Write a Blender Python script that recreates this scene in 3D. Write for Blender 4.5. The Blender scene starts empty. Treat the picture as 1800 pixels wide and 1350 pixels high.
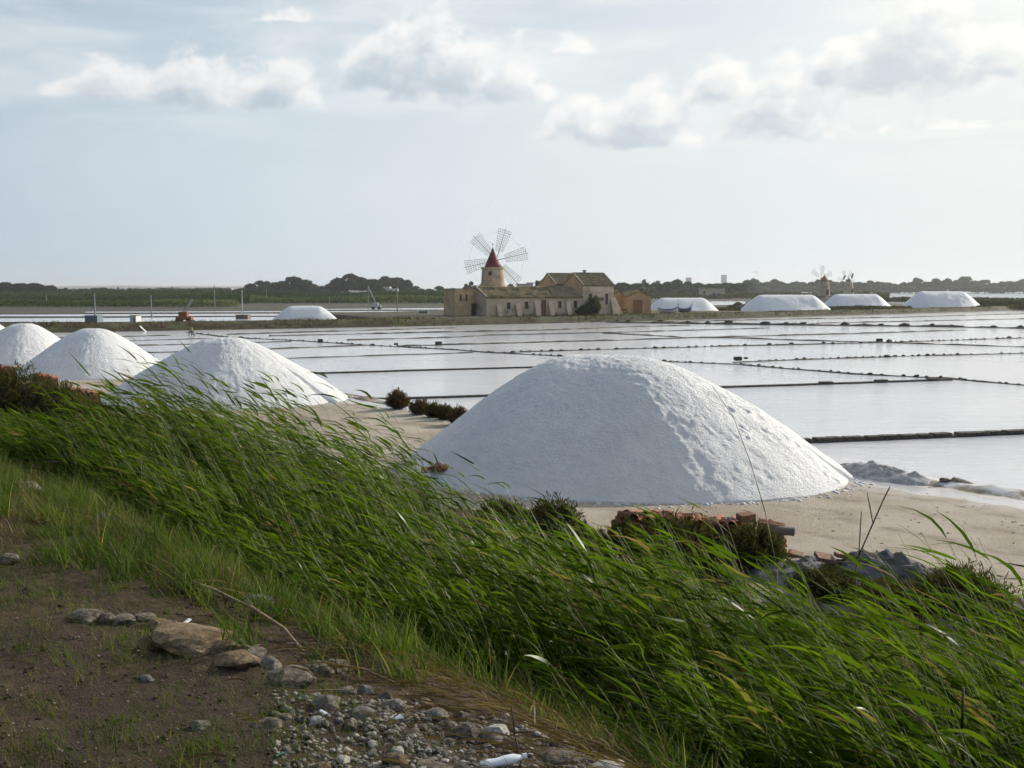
import bpy, math, random
import numpy as np
from mathutils import Vector, Matrix

random.seed(7)
rng = np.random.default_rng(11)
sc = bpy.context.scene
col = sc.collection
R = math.radians

# ---------------------------------------------------------------- camera
CAMZ, FPX, TANP = 4.5, 1930.0, 167.0 / 1930.0
cam_d = bpy.data.cameras.new('camera')
cam = bpy.data.objects.new('camera', cam_d)
col.objects.link(cam)
cam.location = (0, 0, CAMZ)
cam.rotation_euler = (math.pi / 2 - math.atan(TANP), 0, 0)
cam_d.sensor_width = 36.0
cam_d.lens = 36.0 * FPX / 1800.0
cam_d.clip_start = 0.05
cam_d.clip_end = 20000
sc.camera = cam

# ---------------------------------------------------------------- light, exposure
SUN_AZ, SUN_EL = R(50), R(23)          # azimuth clockwise from the view direction (+Y)
sun_d = bpy.data.lights.new('sun', 'SUN')
sun_d.energy = 4.5
sun_d.angle = R(0.6)
sun_d.color = (1.0, 0.93, 0.82)
sun = bpy.data.objects.new('sun', sun_d)
col.objects.link(sun)
SUNV = Vector((math.sin(SUN_AZ) * math.cos(SUN_EL), math.cos(SUN_AZ) * math.cos(SUN_EL), math.sin(SUN_EL)))
sun.rotation_euler = SUNV.to_track_quat('Z', 'Y').to_euler()
sun.location = (60, 40, 60)
sc.view_settings.view_transform = 'Standard'
sc.view_settings.look = 'None'
sc.view_settings.gamma = 1
sc.view_settings.exposure = 0.0
sc.view_settings.use_curve_mapping = False
sc.cycles.max_bounces = 5
sc.cycles.diffuse_bounces = 3
sc.cycles.glossy_bounces = 2
sc.cycles.transmission_bounces = 3
sc.cycles.use_adaptive_sampling = True
sc.cycles.adaptive_threshold = 0.03
sc.cycles.adaptive_min_samples = 12
sc.cycles.transparent_max_bounces = 8
sc.cycles.volume_bounces = 0

# ---------------------------------------------------------------- world: hazy sky with cumulus
class NG:
    """tiny helper to write node maths"""
    def __init__(s, tree): s.t = tree
    def node(s, typ, **kw):
        n = s.t.nodes.new(typ)
        for k, v in kw.items(): setattr(n, k, v)
        return n
    def inp(s, sock, v):
        if isinstance(v, (int, float)): sock.default_value = v
        elif isinstance(v, tuple): sock.default_value = v
        else: s.t.links.new(v, sock)
    def m(s, op, a, b=None, c=None, clamp=False):
        n = s.node('ShaderNodeMath', operation=op, use_clamp=clamp)
        s.inp(n.inputs[0], a)
        if b is not None: s.inp(n.inputs[1], b)
        if c is not None: s.inp(n.inputs[2], c)
        return n.outputs[0]
    def ss(s, v, lo, hi):
        n = s.node('ShaderNodeMapRange', interpolation_type='SMOOTHSTEP')
        s.inp(n.inputs[0], v); n.inputs[1].default_value = lo; n.inputs[2].default_value = hi
        return n.outputs[0]
    def xyz(s, x, y, z):
        n = s.node('ShaderNodeCombineXYZ')
        for i, v in enumerate((x, y, z)): s.inp(n.inputs[i], v)
        return n.outputs[0]
    def noise(s, vec, scale, detail=4, rough=0.5, dist=0.0, out=0):
        n = s.node('ShaderNodeTexNoise')
        if vec is not None: s.t.links.new(vec, n.inputs['Vector'])
        n.inputs['Scale'].default_value = scale; n.inputs['Detail'].default_value = detail
        n.inputs['Roughness'].default_value = rough; n.inputs['Distortion'].default_value = dist
        return n.outputs[out]
    def mix(s, f, a, b, mode='MIX'):
        n = s.node('ShaderNodeMix', data_type='RGBA', blend_type=mode)
        s.inp(n.inputs[0], f)
        for i, v in ((6, a), (7, b)):
            if isinstance(v, tuple): n.inputs[i].default_value = (v + (1,))[:4]
            else: s.t.links.new(v, n.inputs[i])
        return n.outputs[2]

world = bpy.data.worlds.new('World')
sc.world = world
world.use_nodes = True
wt = world.node_tree
for n in list(wt.nodes): wt.nodes.remove(n)

cg = bpy.data.node_groups.new('cloud_field', 'ShaderNodeTree')
cg.interface.new_socket('Azimuth', in_out='INPUT', socket_type='NodeSocketFloat')
cg.interface.new_socket('Elevation', in_out='INPUT', socket_type='NodeSocketFloat')
cg.interface.new_socket('Field', in_out='OUTPUT', socket_type='NodeSocketFloat')
g = NG(cg)
gi = g.node('NodeGroupInput'); go = g.node('NodeGroupOutput')
az_, el_ = gi.outputs[0], gi.outputs[1]
PER = R(62)
azw = g.m('SUBTRACT', g.m('FLOORED_MODULO', g.m('ADD', az_, PER / 2), PER), PER / 2)
nv = g.xyz(az_, g.m('MULTIPLY', el_, 1.35), 0.37)
n1 = g.noise(nv, 24, 9, 0.64, 0.1)
nn = g.m('MULTIPLY', g.m('SUBTRACT', n1, 0.5), 2.3)
# azimuth centre, base elevation, half width, height, weight
CL = []
def cloud(px0, px1, pyb, pyt, w=0.0):
    a0, a1 = math.atan((px0 - 900) / FPX), math.atan((px1 - 900) / FPX)
    CL.append(((a0 + a1) / 2, (508 - pyb) / FPX, (a1 - a0) / 2, (pyb - pyt) / FPX, w))
cloud(85, 345, 200, 132, 0.05)
cloud(250, 460, 203, 118, 0.1)
cloud(400, 590, 198, 116, 0.1)
cloud(598, 800, 165, 62, 0.12)
cloud(690, 880, 176, 42, 0.2)
cloud(800, 985, 180, 88, 0.15)
cloud(930, 1090, 250, 160, 0.0)
cloud(1020, 1230, 256, 150, 0.1)
cloud(1180, 1330, 190, 88, -0.05)
cloud(1260, 1490, 240, 130, 0.12)
cloud(1390, 1560, 175, 95, 0.1)
cloud(1470, 1730, 180, 34, 0.18)
cloud(1670, 1840, 178, 86, 0.05)
cloud(1490, 1750, 255, 210, -0.3)
cloud(950, 1055, 112, 66, -0.25)
cloud(1650, 1830, 50, -2, -0.3)
cloud(430, 600, 72, 30, -0.5)
acc = None
for (ac, eb, hw, hh, wgt) in CL:
    u = g.m('MULTIPLY', g.m('SUBTRACT', azw, ac), 1 / hw)
    v = g.m('MULTIPLY', g.m('SUBTRACT', el_, eb), 1 / hh)
    dome = g.m('SUBTRACT', g.m('SUBTRACT', 1.0 + wgt, g.m('MULTIPLY', u, u)), v)
    base = g.m('ADD', g.m('MULTIPLY', v, 2.6), 0.25 + wgt)
    q = g.m('SMOOTH_MIN', dome, base, 0.25)
    acc = q if acc is None else g.m('SMOOTH_MAX', acc, q, 0.12)
# further cumulus overhead, outside the photograph
n3 = g.noise(g.xyz(az_, g.m('MULTIPLY', el_, 1.8), 3.3), 3.2, 3, 0.5)
high = g.m('SUBTRACT', g.m('MULTIPLY', g.m('SUBTRACT', n3, 0.60), 9.0), g.m('MULTIPLY', g.m('SUBTRACT', 1.0, g.ss(el_, 0.30, 0.5)), 3.0))
high = g.m('MINIMUM', high, 1.0)
acc = g.m('MAXIMUM', acc, high)
acc = g.m('MAXIMUM', acc, -1.6)
cg.links.new(g.m('ADD', acc, nn), go.inputs[0])

w = NG(wt)
tc = w.node('ShaderNodeTexCoord')
sep = w.node('ShaderNodeSeparateXYZ'); wt.links.new(tc.outputs['Generated'], sep.inputs[0])
az = w.m('ARCTAN2', sep.outputs[0], sep.outputs[1])
el = w.m('ARCSINE', sep.outputs[2])
def field(da, de):
    n = w.node('ShaderNodeGroup'); n.node_tree = cg
    w.inp(n.inputs[0], w.m('ADD', az, da)); w.inp(n.inputs[1], w.m('ADD', el, de))
    return n.outputs[0]
f0, f1, f2 = field(0, 0), field(0.006, 0.010), field(0.016, 0.026)
dens = w.ss(f0, -0.04, 0.46)
shade = w.m('ADD', w.m('MULTIPLY', w.ss(f1, 0.05, 0.85), 0.5), w.m('MULTIPLY', w.ss(f2, -0.15, 0.65), 0.5))
sky = w.node('ShaderNodeTexSky', sky_type='NISHITA')
sky.sun_disc = False
sky.sun_elevation = SUN_EL
sky.sun_rotation = SUN_AZ
sky.altitude = 5
sky.air_density = 1.0
sky.dust_density = 2.2
sky.ozone_density = 1.6
skyc = w.node('ShaderNodeVectorMath', operation='SCALE')
wt.links.new(sky.outputs[0], skyc.inputs[0]); skyc.inputs['Scale'].default_value = 0.12
# thin high veil of cirrostratus, brighter towards the sun
dp = w.node('ShaderNodeVectorMath', operation='DOT_PRODUCT')
wt.links.new(tc.outputs['Generated'], dp.inputs[0]); dp.inputs[1].default_value = SUNV[:]
xs = w.m('MULTIPLY_ADD', dp.outputs['Value'], 0.5, 0.5)
def ramp(stops):
    r = w.node('ShaderNodeValToRGB'); e = r.color_ramp.elements
    while len(e) < len(stops): e.new(0.5)
    for i, (p, c) in enumerate(stops): e[i].position = p; e[i].color = c + (1,)
    wt.links.new(xs, r.inputs[0]); return r.outputs[0]
veil = ramp([(0.0, (.09, .15, .29)), (0.35, (.17, .26, .42)), (0.60, (.49, .58, .67)), (0.72, (.63, .72, .79)), (0.84, (.77, .83, .85)), (0.95, (.87, .90, .89)), (1.0, (.92, .92, .88))])
streak = w.noise(w.xyz(w.m('MULTIPLY', az, 2.2), w.m('MULTIPLY', el, 9.0), 1.7), 2.6, 5, 0.55, 0.4)
low = w.m('SUBTRACT', 1.0, w.ss(el, 0.05, 0.34))
vf = w.m('ADD', w.m('MULTIPLY', w.ss(streak, 0.36, 0.66), 0.30), w.m('MULTIPLY_ADD', low, 0.55, 0.45))
base_sky = w.mix(w.m('MINIMUM', vf, 1.0), skyc.outputs[0], veil)
lit = ramp([(0.0, (.42, .44, .48)), (0.63, (.86, .87, .88)), (0.82, (.97, .97, .96)), (1.0, (1.08, 1.06, 1.0))])
dark = ramp([(0.0, (.16, .19, .26)), (0.63, (.43, .52, .61)), (0.82, (.55, .63, .70)), (0.95, (.66, .715, .755)), (1.0, (.78, .78, .77))])
cc = w.mix(shade, lit, dark)
cir = w.m('MULTIPLY', w.m('MULTIPLY', w.ss(streak, 0.44, 0.74), w.ss(el, 0.05, 0.18)), 0.45)
base_sky = w.mix(cir, base_sky, lit)
final = w.mix(w.m('MULTIPLY', dens, 0.92), base_sky, cc)
bg = w.node('ShaderNodeBackground'); wt.links.new(final, bg.inputs[0]); bg.inputs[1].default_value = 1.0
wo = w.node('ShaderNodeOutputWorld'); wt.links.new(bg.outputs[0], wo.inputs[0])
world.cycles.sampling_method = 'MANUAL'
world.cycles.sample_map_resolution = 512

# ---------------------------------------------------------------- geometry helpers
def tag(o, label=None, cat=None, group=None, kind=None):
    if label: o['label'] = label
    if cat: o['category'] = cat
    if group: o['group'] = group
    if kind: o['kind'] = kind
    return o

def link(name, me, mat=None, parent=None):
    o = bpy.data.objects.new(name, me)
    col.objects.link(o)
    if parent is not None: o.parent = parent
    if mat is not None and me is not None and len(me.materials) == 0: me.materials.append(mat)
    return o

def empty(name, loc=(0, 0, 0), rz=0.0):
    o = bpy.data.objects.new(name, None)
    o.empty_display_size = 0.1
    col.objects.link(o)
    o.location = loc; o.rotation_euler = (0, 0, rz)
    return o

class MB:
    def __init__(s): s.v = []; s.f = []
    def add(s, vs, fs):
        b = len(s.v); s.v += [tuple(p) for p in vs]; s.f += [tuple(i + b for i in f) for f in fs]; return s
    def quad(s, a, b, c, d): return s.add([a, b, c, d], [(0, 1, 2, 3)])
    def box(s, x0, x1, y0, y1, z0, z1):
        return s.add([(x0, y0, z0), (x1, y0, z0), (x1, y1, z0), (x0, y1, z0), (x0, y0, z1), (x1, y0, z1), (x1, y1, z1), (x0, y1, z1)],
                     [(0, 3, 2, 1), (4, 5, 6, 7), (0, 1, 5, 4), (1, 2, 6, 5), (2, 3, 7, 6), (3, 0, 4, 7)])
    def bar(s, a, b, r, n=4, r2=None):
        a, b = Vector(a), Vector(b); d = (b - a)
        if d.length < 1e-6: return s
        d.normalize()
        x = d.orthogonal().normalized(); y = d.cross(x); r2 = r if r2 is None else r2
        vs = [a + (x * math.cos(2 * math.pi * k / n) + y * math.sin(2 * math.pi * k / n)) * r for k in range(n)]
        vs += [b + (x * math.cos(2 * math.pi * k / n) + y * math.sin(2 * math.pi * k / n)) * r2 for k in range(n)]
        return s.add(vs, [(k, (k + 1) % n, n + (k + 1) % n, n + k) for k in range(n)] + [tuple(range(n))[::-1], tuple(range(n, 2 * n))])
    def tube(s, pts, radii, n=5):
        for i in range(len(pts) - 1): s.bar(pts[i], pts[i + 1], radii[i], n, radii[i + 1])
        return s
    def lathe(s, prof, n=32, c=(0, 0, 0), cap=True):
        vs = []
        for (r, z) in prof:
            vs += [(c[0] + r * math.cos(2 * math.pi * k / n), c[1] + r * math.sin(2 * math.pi * k / n), c[2] + z) for k in range(n)]
        fs = []
        for i in range(len(prof) - 1):
            fs += [(i * n + k, i * n + (k + 1) % n, (i + 1) * n + (k + 1) % n, (i + 1) * n + k) for k in range(n)]
        if cap: fs += [tuple(range(n))[::-1], tuple(range((len(prof) - 1) * n, len(prof) * n))]
        return s.add(vs, fs)
    def mesh(s, name, smooth=False):
        me = bpy.data.meshes.new(name); me.from_pydata(s.v, [], s.f); me.validate(); me.update()
        if smooth: me.polygons.foreach_set('use_smooth', [True] * len(me.polygons))
        return me
    def build(s, name, mat, parent=None, smooth=False): return link(name, s.mesh(name, smooth), mat, parent)

def np_mesh(name, V, F, smooth=True, attrs=None):
    """V (n,3), F (m,k) with constant k"""
    me = bpy.data.meshes.new(name)
    n, m, k = len(V), len(F), F.shape[1]
    me.vertices.add(n); me.vertices.foreach_set('co', np.ascontiguousarray(V, dtype=np.float32).ravel())
    me.loops.add(m * k); me.loops.foreach_set('vertex_index', np.ascontiguousarray(F, dtype=np.int32).ravel())
    me.polygons.add(m)
    me.polygons.foreach_set('loop_start', np.arange(0, m * k, k, dtype=np.int32))
    me.polygons.foreach_set('loop_total', np.full(m, k, dtype=np.int32))
    if smooth: me.polygons.foreach_set('use_smooth', np.ones(m, dtype=bool))
    for an, arr in (attrs or {}).items():
        a = me.attributes.new(an, 'FLOAT', 'POINT'); a.data.foreach_set('value', np.ascontiguousarray(arr, dtype=np.float32))
    me.update(calc_edges=True)
    return me

def vnoise(x, y, seed=0):
    xi = np.floor(x); yi = np.floor(y); xf = x - xi; yf = y - yi
    def h(a, b):
        t = np.sin(a * 127.1 + b * 311.7 + seed * 74.7) * 43758.5453
        return t - np.floor(t)
    u = xf * xf * (3 - 2 * xf); v = yf * yf * (3 - 2 * yf)
    return (h(xi, yi) * (1 - u) + h(xi + 1, yi) * u) * (1 - v) + (h(xi, yi + 1) * (1 - u) + h(xi + 1, yi + 1) * u) * v
def fbm(x, y, oct=4, seed=0):
    r = 0; a = 0.5; f = 1.0
    for i in range(oct):
        r = r + a * (vnoise(x * f, y * f, seed + i) - 0.5) * 2; a *= 0.5; f *= 2.03
    return r

# plan frame of the near shore: s across (towards the pans), t along (towards the far heaps)
E0 = np.array([0.2, 4.1]); NN = np.array([0.78, 0.6258]); TT = np.array([-0.6258, 0.78])
def st(x, y): return (x - E0[0]) * NN[0] + (y - E0[1]) * NN[1], (x - E0[0]) * TT[0] + (y - E0[1]) * TT[1]
def xy(s, t): return E0[0] + s * NN[0] + t * TT[0], E0[1] + s * NN[1] + t * TT[1]
PS = [-80, -3, -0.7, 0.0, 0.7, 2.0, 5.0, 7.0, 9.0, 20.2, 20.9, 21.5, 30]
PZ = [2.95, 2.85, 2.78, 2.68, 2.30, 1.50, 0.28, 0.06, 0.0, 0.0, 0.02, -0.38, -0.6]
def terrain(x, y):
    x = np.asarray(x, dtype=float); y = np.asarray(y, dtype=float)
    s, t = st(x, y)
    s2 = s + 0.25 * fbm(t * 0.5, s * 0.5, 3, 5)
    z = np.interp(s2, PS, PZ)
    near = np.clip((9 - s) / 4, 0, 1)
    z = z + near * (0.07 * fbm(x * 0.9, y * 0.9, 4, 1) + 0.032 * fbm(x * 5, y * 5, 3, 2) + 0.014 * fbm(x * 17, y * 17, 2, 12)) + (1 - near) * 0.03 * fbm(x * 0.6, y * 0.6, 5, 3) * np.clip((21.2 - s), 0, 1)
    return z
def ray(px, py):
    p = math.atan(TANP); u = (px - 900) / FPX; v = (675 - py) / FPX
    return np.array([u, math.cos(p) + v * math.sin(p), -math.sin(p) + v * math.cos(p)])
def G(px, py, z=0.0):
    d = ray(px, py); k = (z - CAMZ) / d[2]
    return (d[0] * k, d[1] * k, z)
def hit(px, py):
    d = ray(px, py); k = 2.0; step = 0.02
    while k < 200:
        p = d * k
        if CAMZ + p[2] <= terrain(p[0], p[1]): break
        k += step * max(1, k / 10)
    return np.array([d[0] * k, d[1] * k, float(terrain(d[0] * k, d[1] * k))])
def D(px, depth, z):                      # a real-world point at a known distance and height, seen under px
    return ((px - 900) / FPX * (depth * 1.0), depth, z)

# ---------------------------------------------------------------- materials
def newmat(name):
    m = bpy.data.materials.new(name); m.use_nodes = True
    t = m.node_tree
    for n in list(t.nodes):
        if n.type != 'OUTPUT_MATERIAL': t.nodes.remove(n)
    return m, NG(t), [n for n in t.nodes if n.type == 'OUTPUT_MATERIAL'][0]
def surf(name, c1, c2, scale=3.0, rough=0.85, bump=0.0, bscale=None, detail=6, lo=0.35, hi=0.65, extra=None, spec=0.3, dist=0.02, obj=True):
    m, g, out = newmat(name)
    tcn = g.node('ShaderNodeTexCoord'); vec = tcn.outputs['Object'] if obj else None
    geo = g.node('ShaderNodeNewGeometry')
    vec = tcn.outputs['Object'] if obj else geo.outputs['Position']
    f = g.ss(g.noise(vec, scale, detail, 0.6, 0.3), lo, hi)
    c = g.mix(f, c1, c2)
    if extra:
        c3, sc3, lo3, hi3 = extra
        c = g.mix(g.ss(g.noise(vec, sc3, 5, 0.6), lo3, hi3), c, c3)
    b = g.node('ShaderNodeBsdfPrincipled')
    g.t.links.new(c, b.inputs['Base Color']); b.inputs['Roughness'].default_value = rough
    b.inputs['Specular IOR Level'].default_value = spec
    if bump:
        bn = g.node('ShaderNodeBump'); bn.inputs['Strength'].default_value = bump; bn.inputs['Distance'].default_value = dist
        g.t.links.new(g.noise(vec, bscale or scale * 4, 8, 0.65), bn.inputs['Height']); g.t.links.new(bn.outputs[0], b.inputs['Normal'])
    g.t.links.new(b.outputs[0], out.inputs[0])
    return m
def leafmat(name, ramp, trans=0.5, rough=0.45, gloss=0.06, tscale=2.0):
    """ramp: list of (pos, colour) read by the tint attribute; thin leaf = diffuse + translucent + sheen"""
    m, g, out = newmat(name)
    a = g.node('ShaderNodeAttribute', attribute_name='tint')
    r = g.node('ShaderNodeValToRGB'); e = r.color_ramp.elements
    while len(e) < len(ramp): e.new(0.5)
    for i, (p, c) in enumerate(ramp): e[i].position = p; e[i].color = c + (1,)
    g.t.links.new(a.outputs['Fac'], r.inputs[0])
    d = g.node('ShaderNodeBsdfDiffuse'); g.t.links.new(r.outputs[0], d.inputs[0])
    tr = g.node('ShaderNodeBsdfTranslucent')
    tcol = g.mix(1.0, r.outputs[0], (tscale, tscale * 1.15, tscale * 0.6), 'MULTIPLY'); g.t.links.new(tcol, tr.inputs[0])
    mx = g.node('ShaderNodeMixShader'); mx.inputs[0].default_value = trans
    g.t.links.new(d.outputs[0], mx.inputs[1]); g.t.links.new(tr.outputs[0], mx.inputs[2])
    gl = g.node('ShaderNodeBsdfGlossy'); gl.inputs['Roughness'].default_value = rough; gl.inputs[0].default_value = (0.9, 0.95, 0.9, 1)
    m2 = g.node('ShaderNodeMixShader')
    fr = g.node('ShaderNodeFresnel'); fr.inputs[0].default_value = 1.4
    g.t.links.new(g.m('MULTIPLY', fr.outputs[0], gloss * 10), m2.inputs[0])
    g.t.links.new(mx.outputs[0], m2.inputs[1]); g.t.links.new(gl.outputs[0], m2.inputs[2])
    g.t.links.new(m2.outputs[0], out.inputs[0])
    return m

M = {}
M['soil'] = None
def soil_mat():
    m, g, out = newmat('bank_soil')
    geo = g.node('ShaderNodeNewGeometry'); P = geo.outputs['Position']
    sp = g.node('ShaderNodeSeparateXYZ'); g.t.links.new(P, sp.inputs[0])
    s = g.m('ADD', g.m('MULTIPLY', g.m('SUBTRACT', sp.outputs[0], float(E0[0])), float(NN[0])), g.m('MULTIPLY', g.m('SUBTRACT', sp.outputs[1], float(E0[1])), float(NN[1])))
    big = g.noise(P, 0.8, 6, 0.62); fine = g.noise(P, 14, 8, 0.7); grit = g.noise(P, 70, 3, 0.6)
    earth = g.mix(g.ss(fine, 0.3, 0.7), (0.030, 0.021, 0.012), (0.105, 0.074, 0.043))
    earth = g.mix(g.ss(big, 0.42, 0.66), earth, (0.062, 0.043, 0.030))
    earth = g.mix(g.m('MULTIPLY', g.ss(grit, 0.66, 0.74), 0.8), earth, (0.30, 0.27, 0.23))
    yb = g.noise(P, 0.35, 7, 0.65); yf = g.noise(P, 9, 7, 0.7)
    yard = g.mix(g.ss(yb, 0.35, 0.65), (0.36, 0.30, 0.225), (0.47, 0.415, 0.33))
    yard = g.mix(g.m('MULTIPLY', g.ss(yf, 0.5, 0.75), 0.6), yard, (0.26, 0.21, 0.155))
    spk = g.noise(P, 30, 2, 0.5)
    yard = g.mix(g.m('MULTIPLY', g.ss(spk, 0.68, 0.73), 0.7), yard, (0.10, 0.08, 0.06))
    crust = g.m('MULTIPLY', g.ss(s, 17.5, 21.0), g.ss(g.noise(P, 0.9, 6, 0.65), 0.38, 0.60))
    yard = g.mix(crust, yard, (0.66, 0.63, 0.60))
    tr_ = g.m('ADD', s, g.m('MULTIPLY', g.m('SUBTRACT', g.noise(P, 0.22, 3, 0.5), 0.5), 3.0))
    track = g.m('MULTIPLY', g.m('POWER', g.m('ABSOLUTE', g.m('SINE', g.m('MULTIPLY', tr_, 2.1))), 9.0), g.ss(g.noise(P, 1.7, 5, 0.65), 0.38, 0.62))
    yard = g.mix(g.m('MULTIPLY', track, 0.75), yard, (0.25, 0.205, 0.15))
    yard = g.mix(g.m('MULTIPLY', g.ss(g.noise(P, 2.3, 7, 0.7), 0.56, 0.72), 0.55), yard, (0.54, 0.50, 0.43))
    sw = g.m('ADD', s, g.m('MULTIPLY', g.m('SUBTRACT', g.noise(P, 0.45, 5, 0.55), 0.5), 1.1))
    wet = g.m('MULTIPLY', g.ss(sw, 19.25, 19.55), g.m('SUBTRACT', 1.0, g.ss(sw, 19.95, 20.35)))
    yard = g.mix(g.m('MULTIPLY', wet, 0.9), yard, (0.55, 0.54, 0.53))
    wob = g.m('ADD', s, g.m('MULTIPLY', g.m('SUBTRACT', big, 0.5), 3.0))
    c = g.mix(g.ss(wob, 9.6, 10.7), earth, yard)
    b = g.node('ShaderNodeBsdfPrincipled'); g.t.links.new(c, b.inputs['Base Color']); g.t.links.new(g.m('MULTIPLY_ADD', wet, -0.72, 0.92), b.inputs['Roughness'])
    g.t.links.new(g.m('MULTIPLY_ADD', wet, 0.4, 0.15), b.inputs['Specular IOR Level'])
    bn = g.node('ShaderNodeBump'); g.t.links.new(g.m('MULTIPLY_ADD', wet, -0.85, 0.9), bn.inputs['Strength']); bn.inputs['Distance'].default_value = 0.035
    g.t.links.new(g.m('ADD', fine, g.m('MULTIPLY', grit, 0.35)), bn.inputs['Height']); g.t.links.new(bn.outputs[0], b.inputs['Normal'])
    g.t.links.new(b.outputs[0], out.inputs[0]); return m
M['soil'] = soil_mat()
def salt_mat():
    m, g, out = newmat('salt')
    geo = g.node('ShaderNodeNewGeometry'); P = geo.outputs['Position']
    c = g.mix(g.ss(g.noise(P, 1.2, 6, 0.6), 0.3, 0.7), (0.80, 0.80, 0.79), (0.88, 0.875, 0.86))
    sp = g.node('ShaderNodeSeparateXYZ'); g.t.links.new(P, sp.inputs[0])
    b = g.node('ShaderNodeBsdfPrincipled'); g.t.links.new(c, b.inputs['Base Color']); b.inputs['Roughness'].default_value = 0.6
    b.inputs['Specular IOR Level'].default_value = 0.35
    h = g.m('ADD', g.noise(P, 13, 6, 0.7), g.m('MULTIPLY', g.noise(P, 60, 3, 0.6), 0.4))
    bn = g.node('ShaderNodeBump'); bn.inputs['Strength'].default_value = 0.9; bn.inputs['Distance'].default_value = 0.085
    g.t.links.new(h, bn.inputs['Height']); g.t.links.new(bn.outputs[0], b.inputs['Normal'])
    g.t.links.new(b.outputs[0], out.inputs[0]); return m
M['salt'] = salt_mat()
def water_mat(name, c, rough, bump, c2=None, sx=0.35):
    m, g, out = newmat(name)
    geo = g.node('ShaderNodeNewGeometry'); P = geo.outputs['Position']
    mp = g.node('ShaderNodeMapping'); g.t.links.new(P, mp.inputs[0]); mp.inputs['Rotation'].default_value = (0, 0, R(-12)); mp.inputs['Scale'].default_value = (sx, 1, 1)
    b = g.node('ShaderNodeBsdfPrincipled')
    cc = g.mix(g.ss(g.noise(P, 0.05, 7, 0.6, 0.6), 0.36, 0.64), c, c2 or c)
    g.t.links.new(cc, b.inputs['Base Color'])
    b.inputs['Roughness'].default_value = rough; b.inputs['IOR'].default_value = 1.34
    bn = g.node('ShaderNodeBump'); bn.inputs['Strength'].default_value = bump; bn.inputs['Distance'].default_value = 0.03
    h = g.m('ADD', g.noise(mp.outputs[0], 5.5, 4, 0.6, 0.4), g.m('MULTIPLY', g.noise(mp.outputs[0], 1.3, 3, 0.5), 0.8))
    g.t.links.new(h, bn.inputs['Height']); g.t.links.new(bn.outputs[0], b.inputs['Normal'])
    g.t.links.new(b.outputs[0], out.inputs[0]); return m
M['brine'] = water_mat('brine', (0.66, 0.665, 0.69), 0.10, 0.9, (0.80, 0.765, 0.76))
M['sea'] = water_mat('sea_water', (0.10, 0.13, 0.15), 0.22, 0.4)
M['wet'] = water_mat('wet_film', (0.50, 0.49, 0.48), 0.22, 0.15, (0.62, 0.61, 0.60))
M['flat'] = surf('mud_flat', (0.05, 0.043, 0.03), (0.088, 0.075, 0.054), 0.06, extra=((0.06, 0.065, 0.035), 0.02, 0.45, 0.6), obj=False)
M['bankdry'] = surf('dry_bank', (0.046, 0.037, 0.019), (0.08, 0.064, 0.034), 0.9, bump=0.8, dist=0.1, extra=((0.09, 0.10, 0.04), 0.25, 0.5, 0.62), obj=False)
M['dyke'] = surf('dyke_mud', (0.05, 0.044, 0.035), (0.12, 0.105, 0.083), 1.5, bump=0.8, dist=0.05, obj=False)
M['dykestone'] = surf('dyke_stone', (0.04, 0.035, 0.028), (0.11, 0.096, 0.076), 4.0, bump=0.8, dist=0.03, extra=((0.30, 0.29, 0.27), 6.0, 0.66, 0.72))
M['limestone'] = surf('limestone', (0.13, 0.105, 0.075), (0.34, 0.28, 0.21), 5.0, bump=0.9, dist=0.03, extra=((0.07, 0.06, 0.045), 3.0, 0.5, 0.68))
M['ochre'] = surf('ochre_stone', (0.17, 0.115, 0.06), (0.33, 0.235, 0.13), 5.0, bump=0.9, dist=0.03, extra=((0.06, 0.05, 0.035), 3.0, 0.52, 0.7))
M['grey'] = surf('grey_stone', (0.14, 0.122, 0.10), (0.34, 0.305, 0.26), 7.0, bump=0.9, dist=0.02, extra=((0.08, 0.07, 0.06), 6.0, 0.55, 0.7))
M['pale'] = surf('pale_stone', (0.30, 0.275, 0.235), (0.50, 0.465, 0.41), 8.0, bump=0.6, dist=0.015)
M['terra'] = surf('terracotta', (0.25, 0.09, 0.045), (0.43, 0.19, 0.10), 6.0, bump=0.5, dist=0.01, extra=((0.16, 0.12, 0.08), 5.0, 0.52, 0.68))
M['terra2'] = surf('terracotta_weathered', (0.17, 0.075, 0.045), (0.33, 0.17, 0.10), 6.0, bump=0.5, dist=0.01, extra=((0.13, 0.11, 0.08), 4.0, 0.45, 0.62))
M['plaster'] = surf('grey_plaster', (0.56, 0.425, 0.29), (0.68, 0.545, 0.40), 0.9, bump=0.4, dist=0.03, extra=((0.33, 0.26, 0.20), 0.5, 0.5, 0.72))
M['plaster_o'] = surf('ochre_plaster', (0.52, 0.36, 0.19), (0.62, 0.45, 0.26), 0.8, bump=0.4, dist=0.03, extra=((0.30, 0.21, 0.13), 0.5, 0.5, 0.7))
M['plaster_y'] = surf('shed_plaster', (0.42, 0.28, 0.155), (0.49, 0.335, 0.195), 0.8, bump=0.3, dist=0.02, extra=((0.36, 0.24, 0.13), 0.5, 0.55, 0.75))
M['towerstone'] = surf('tower_plaster', (0.46, 0.34, 0.22), (0.57, 0.45, 0.31), 0.9, bump=0.6, dist=0.03, extra=((0.31, 0.235, 0.16), 0.6, 0.5, 0.72))
M['rooftile'] = surf('roof_tile', (0.30, 0.215, 0.105), (0.46, 0.35, 0.185), 1.6, bump=0.6, dist=0.04, extra=((0.16, 0.155, 0.075), 0.9, 0.46, 0.62))
M['roofdark'] = surf('roof_dark', (0.20, 0.155, 0.085), (0.32, 0.255, 0.15), 1.8, bump=0.6, dist=0.04)
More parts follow.
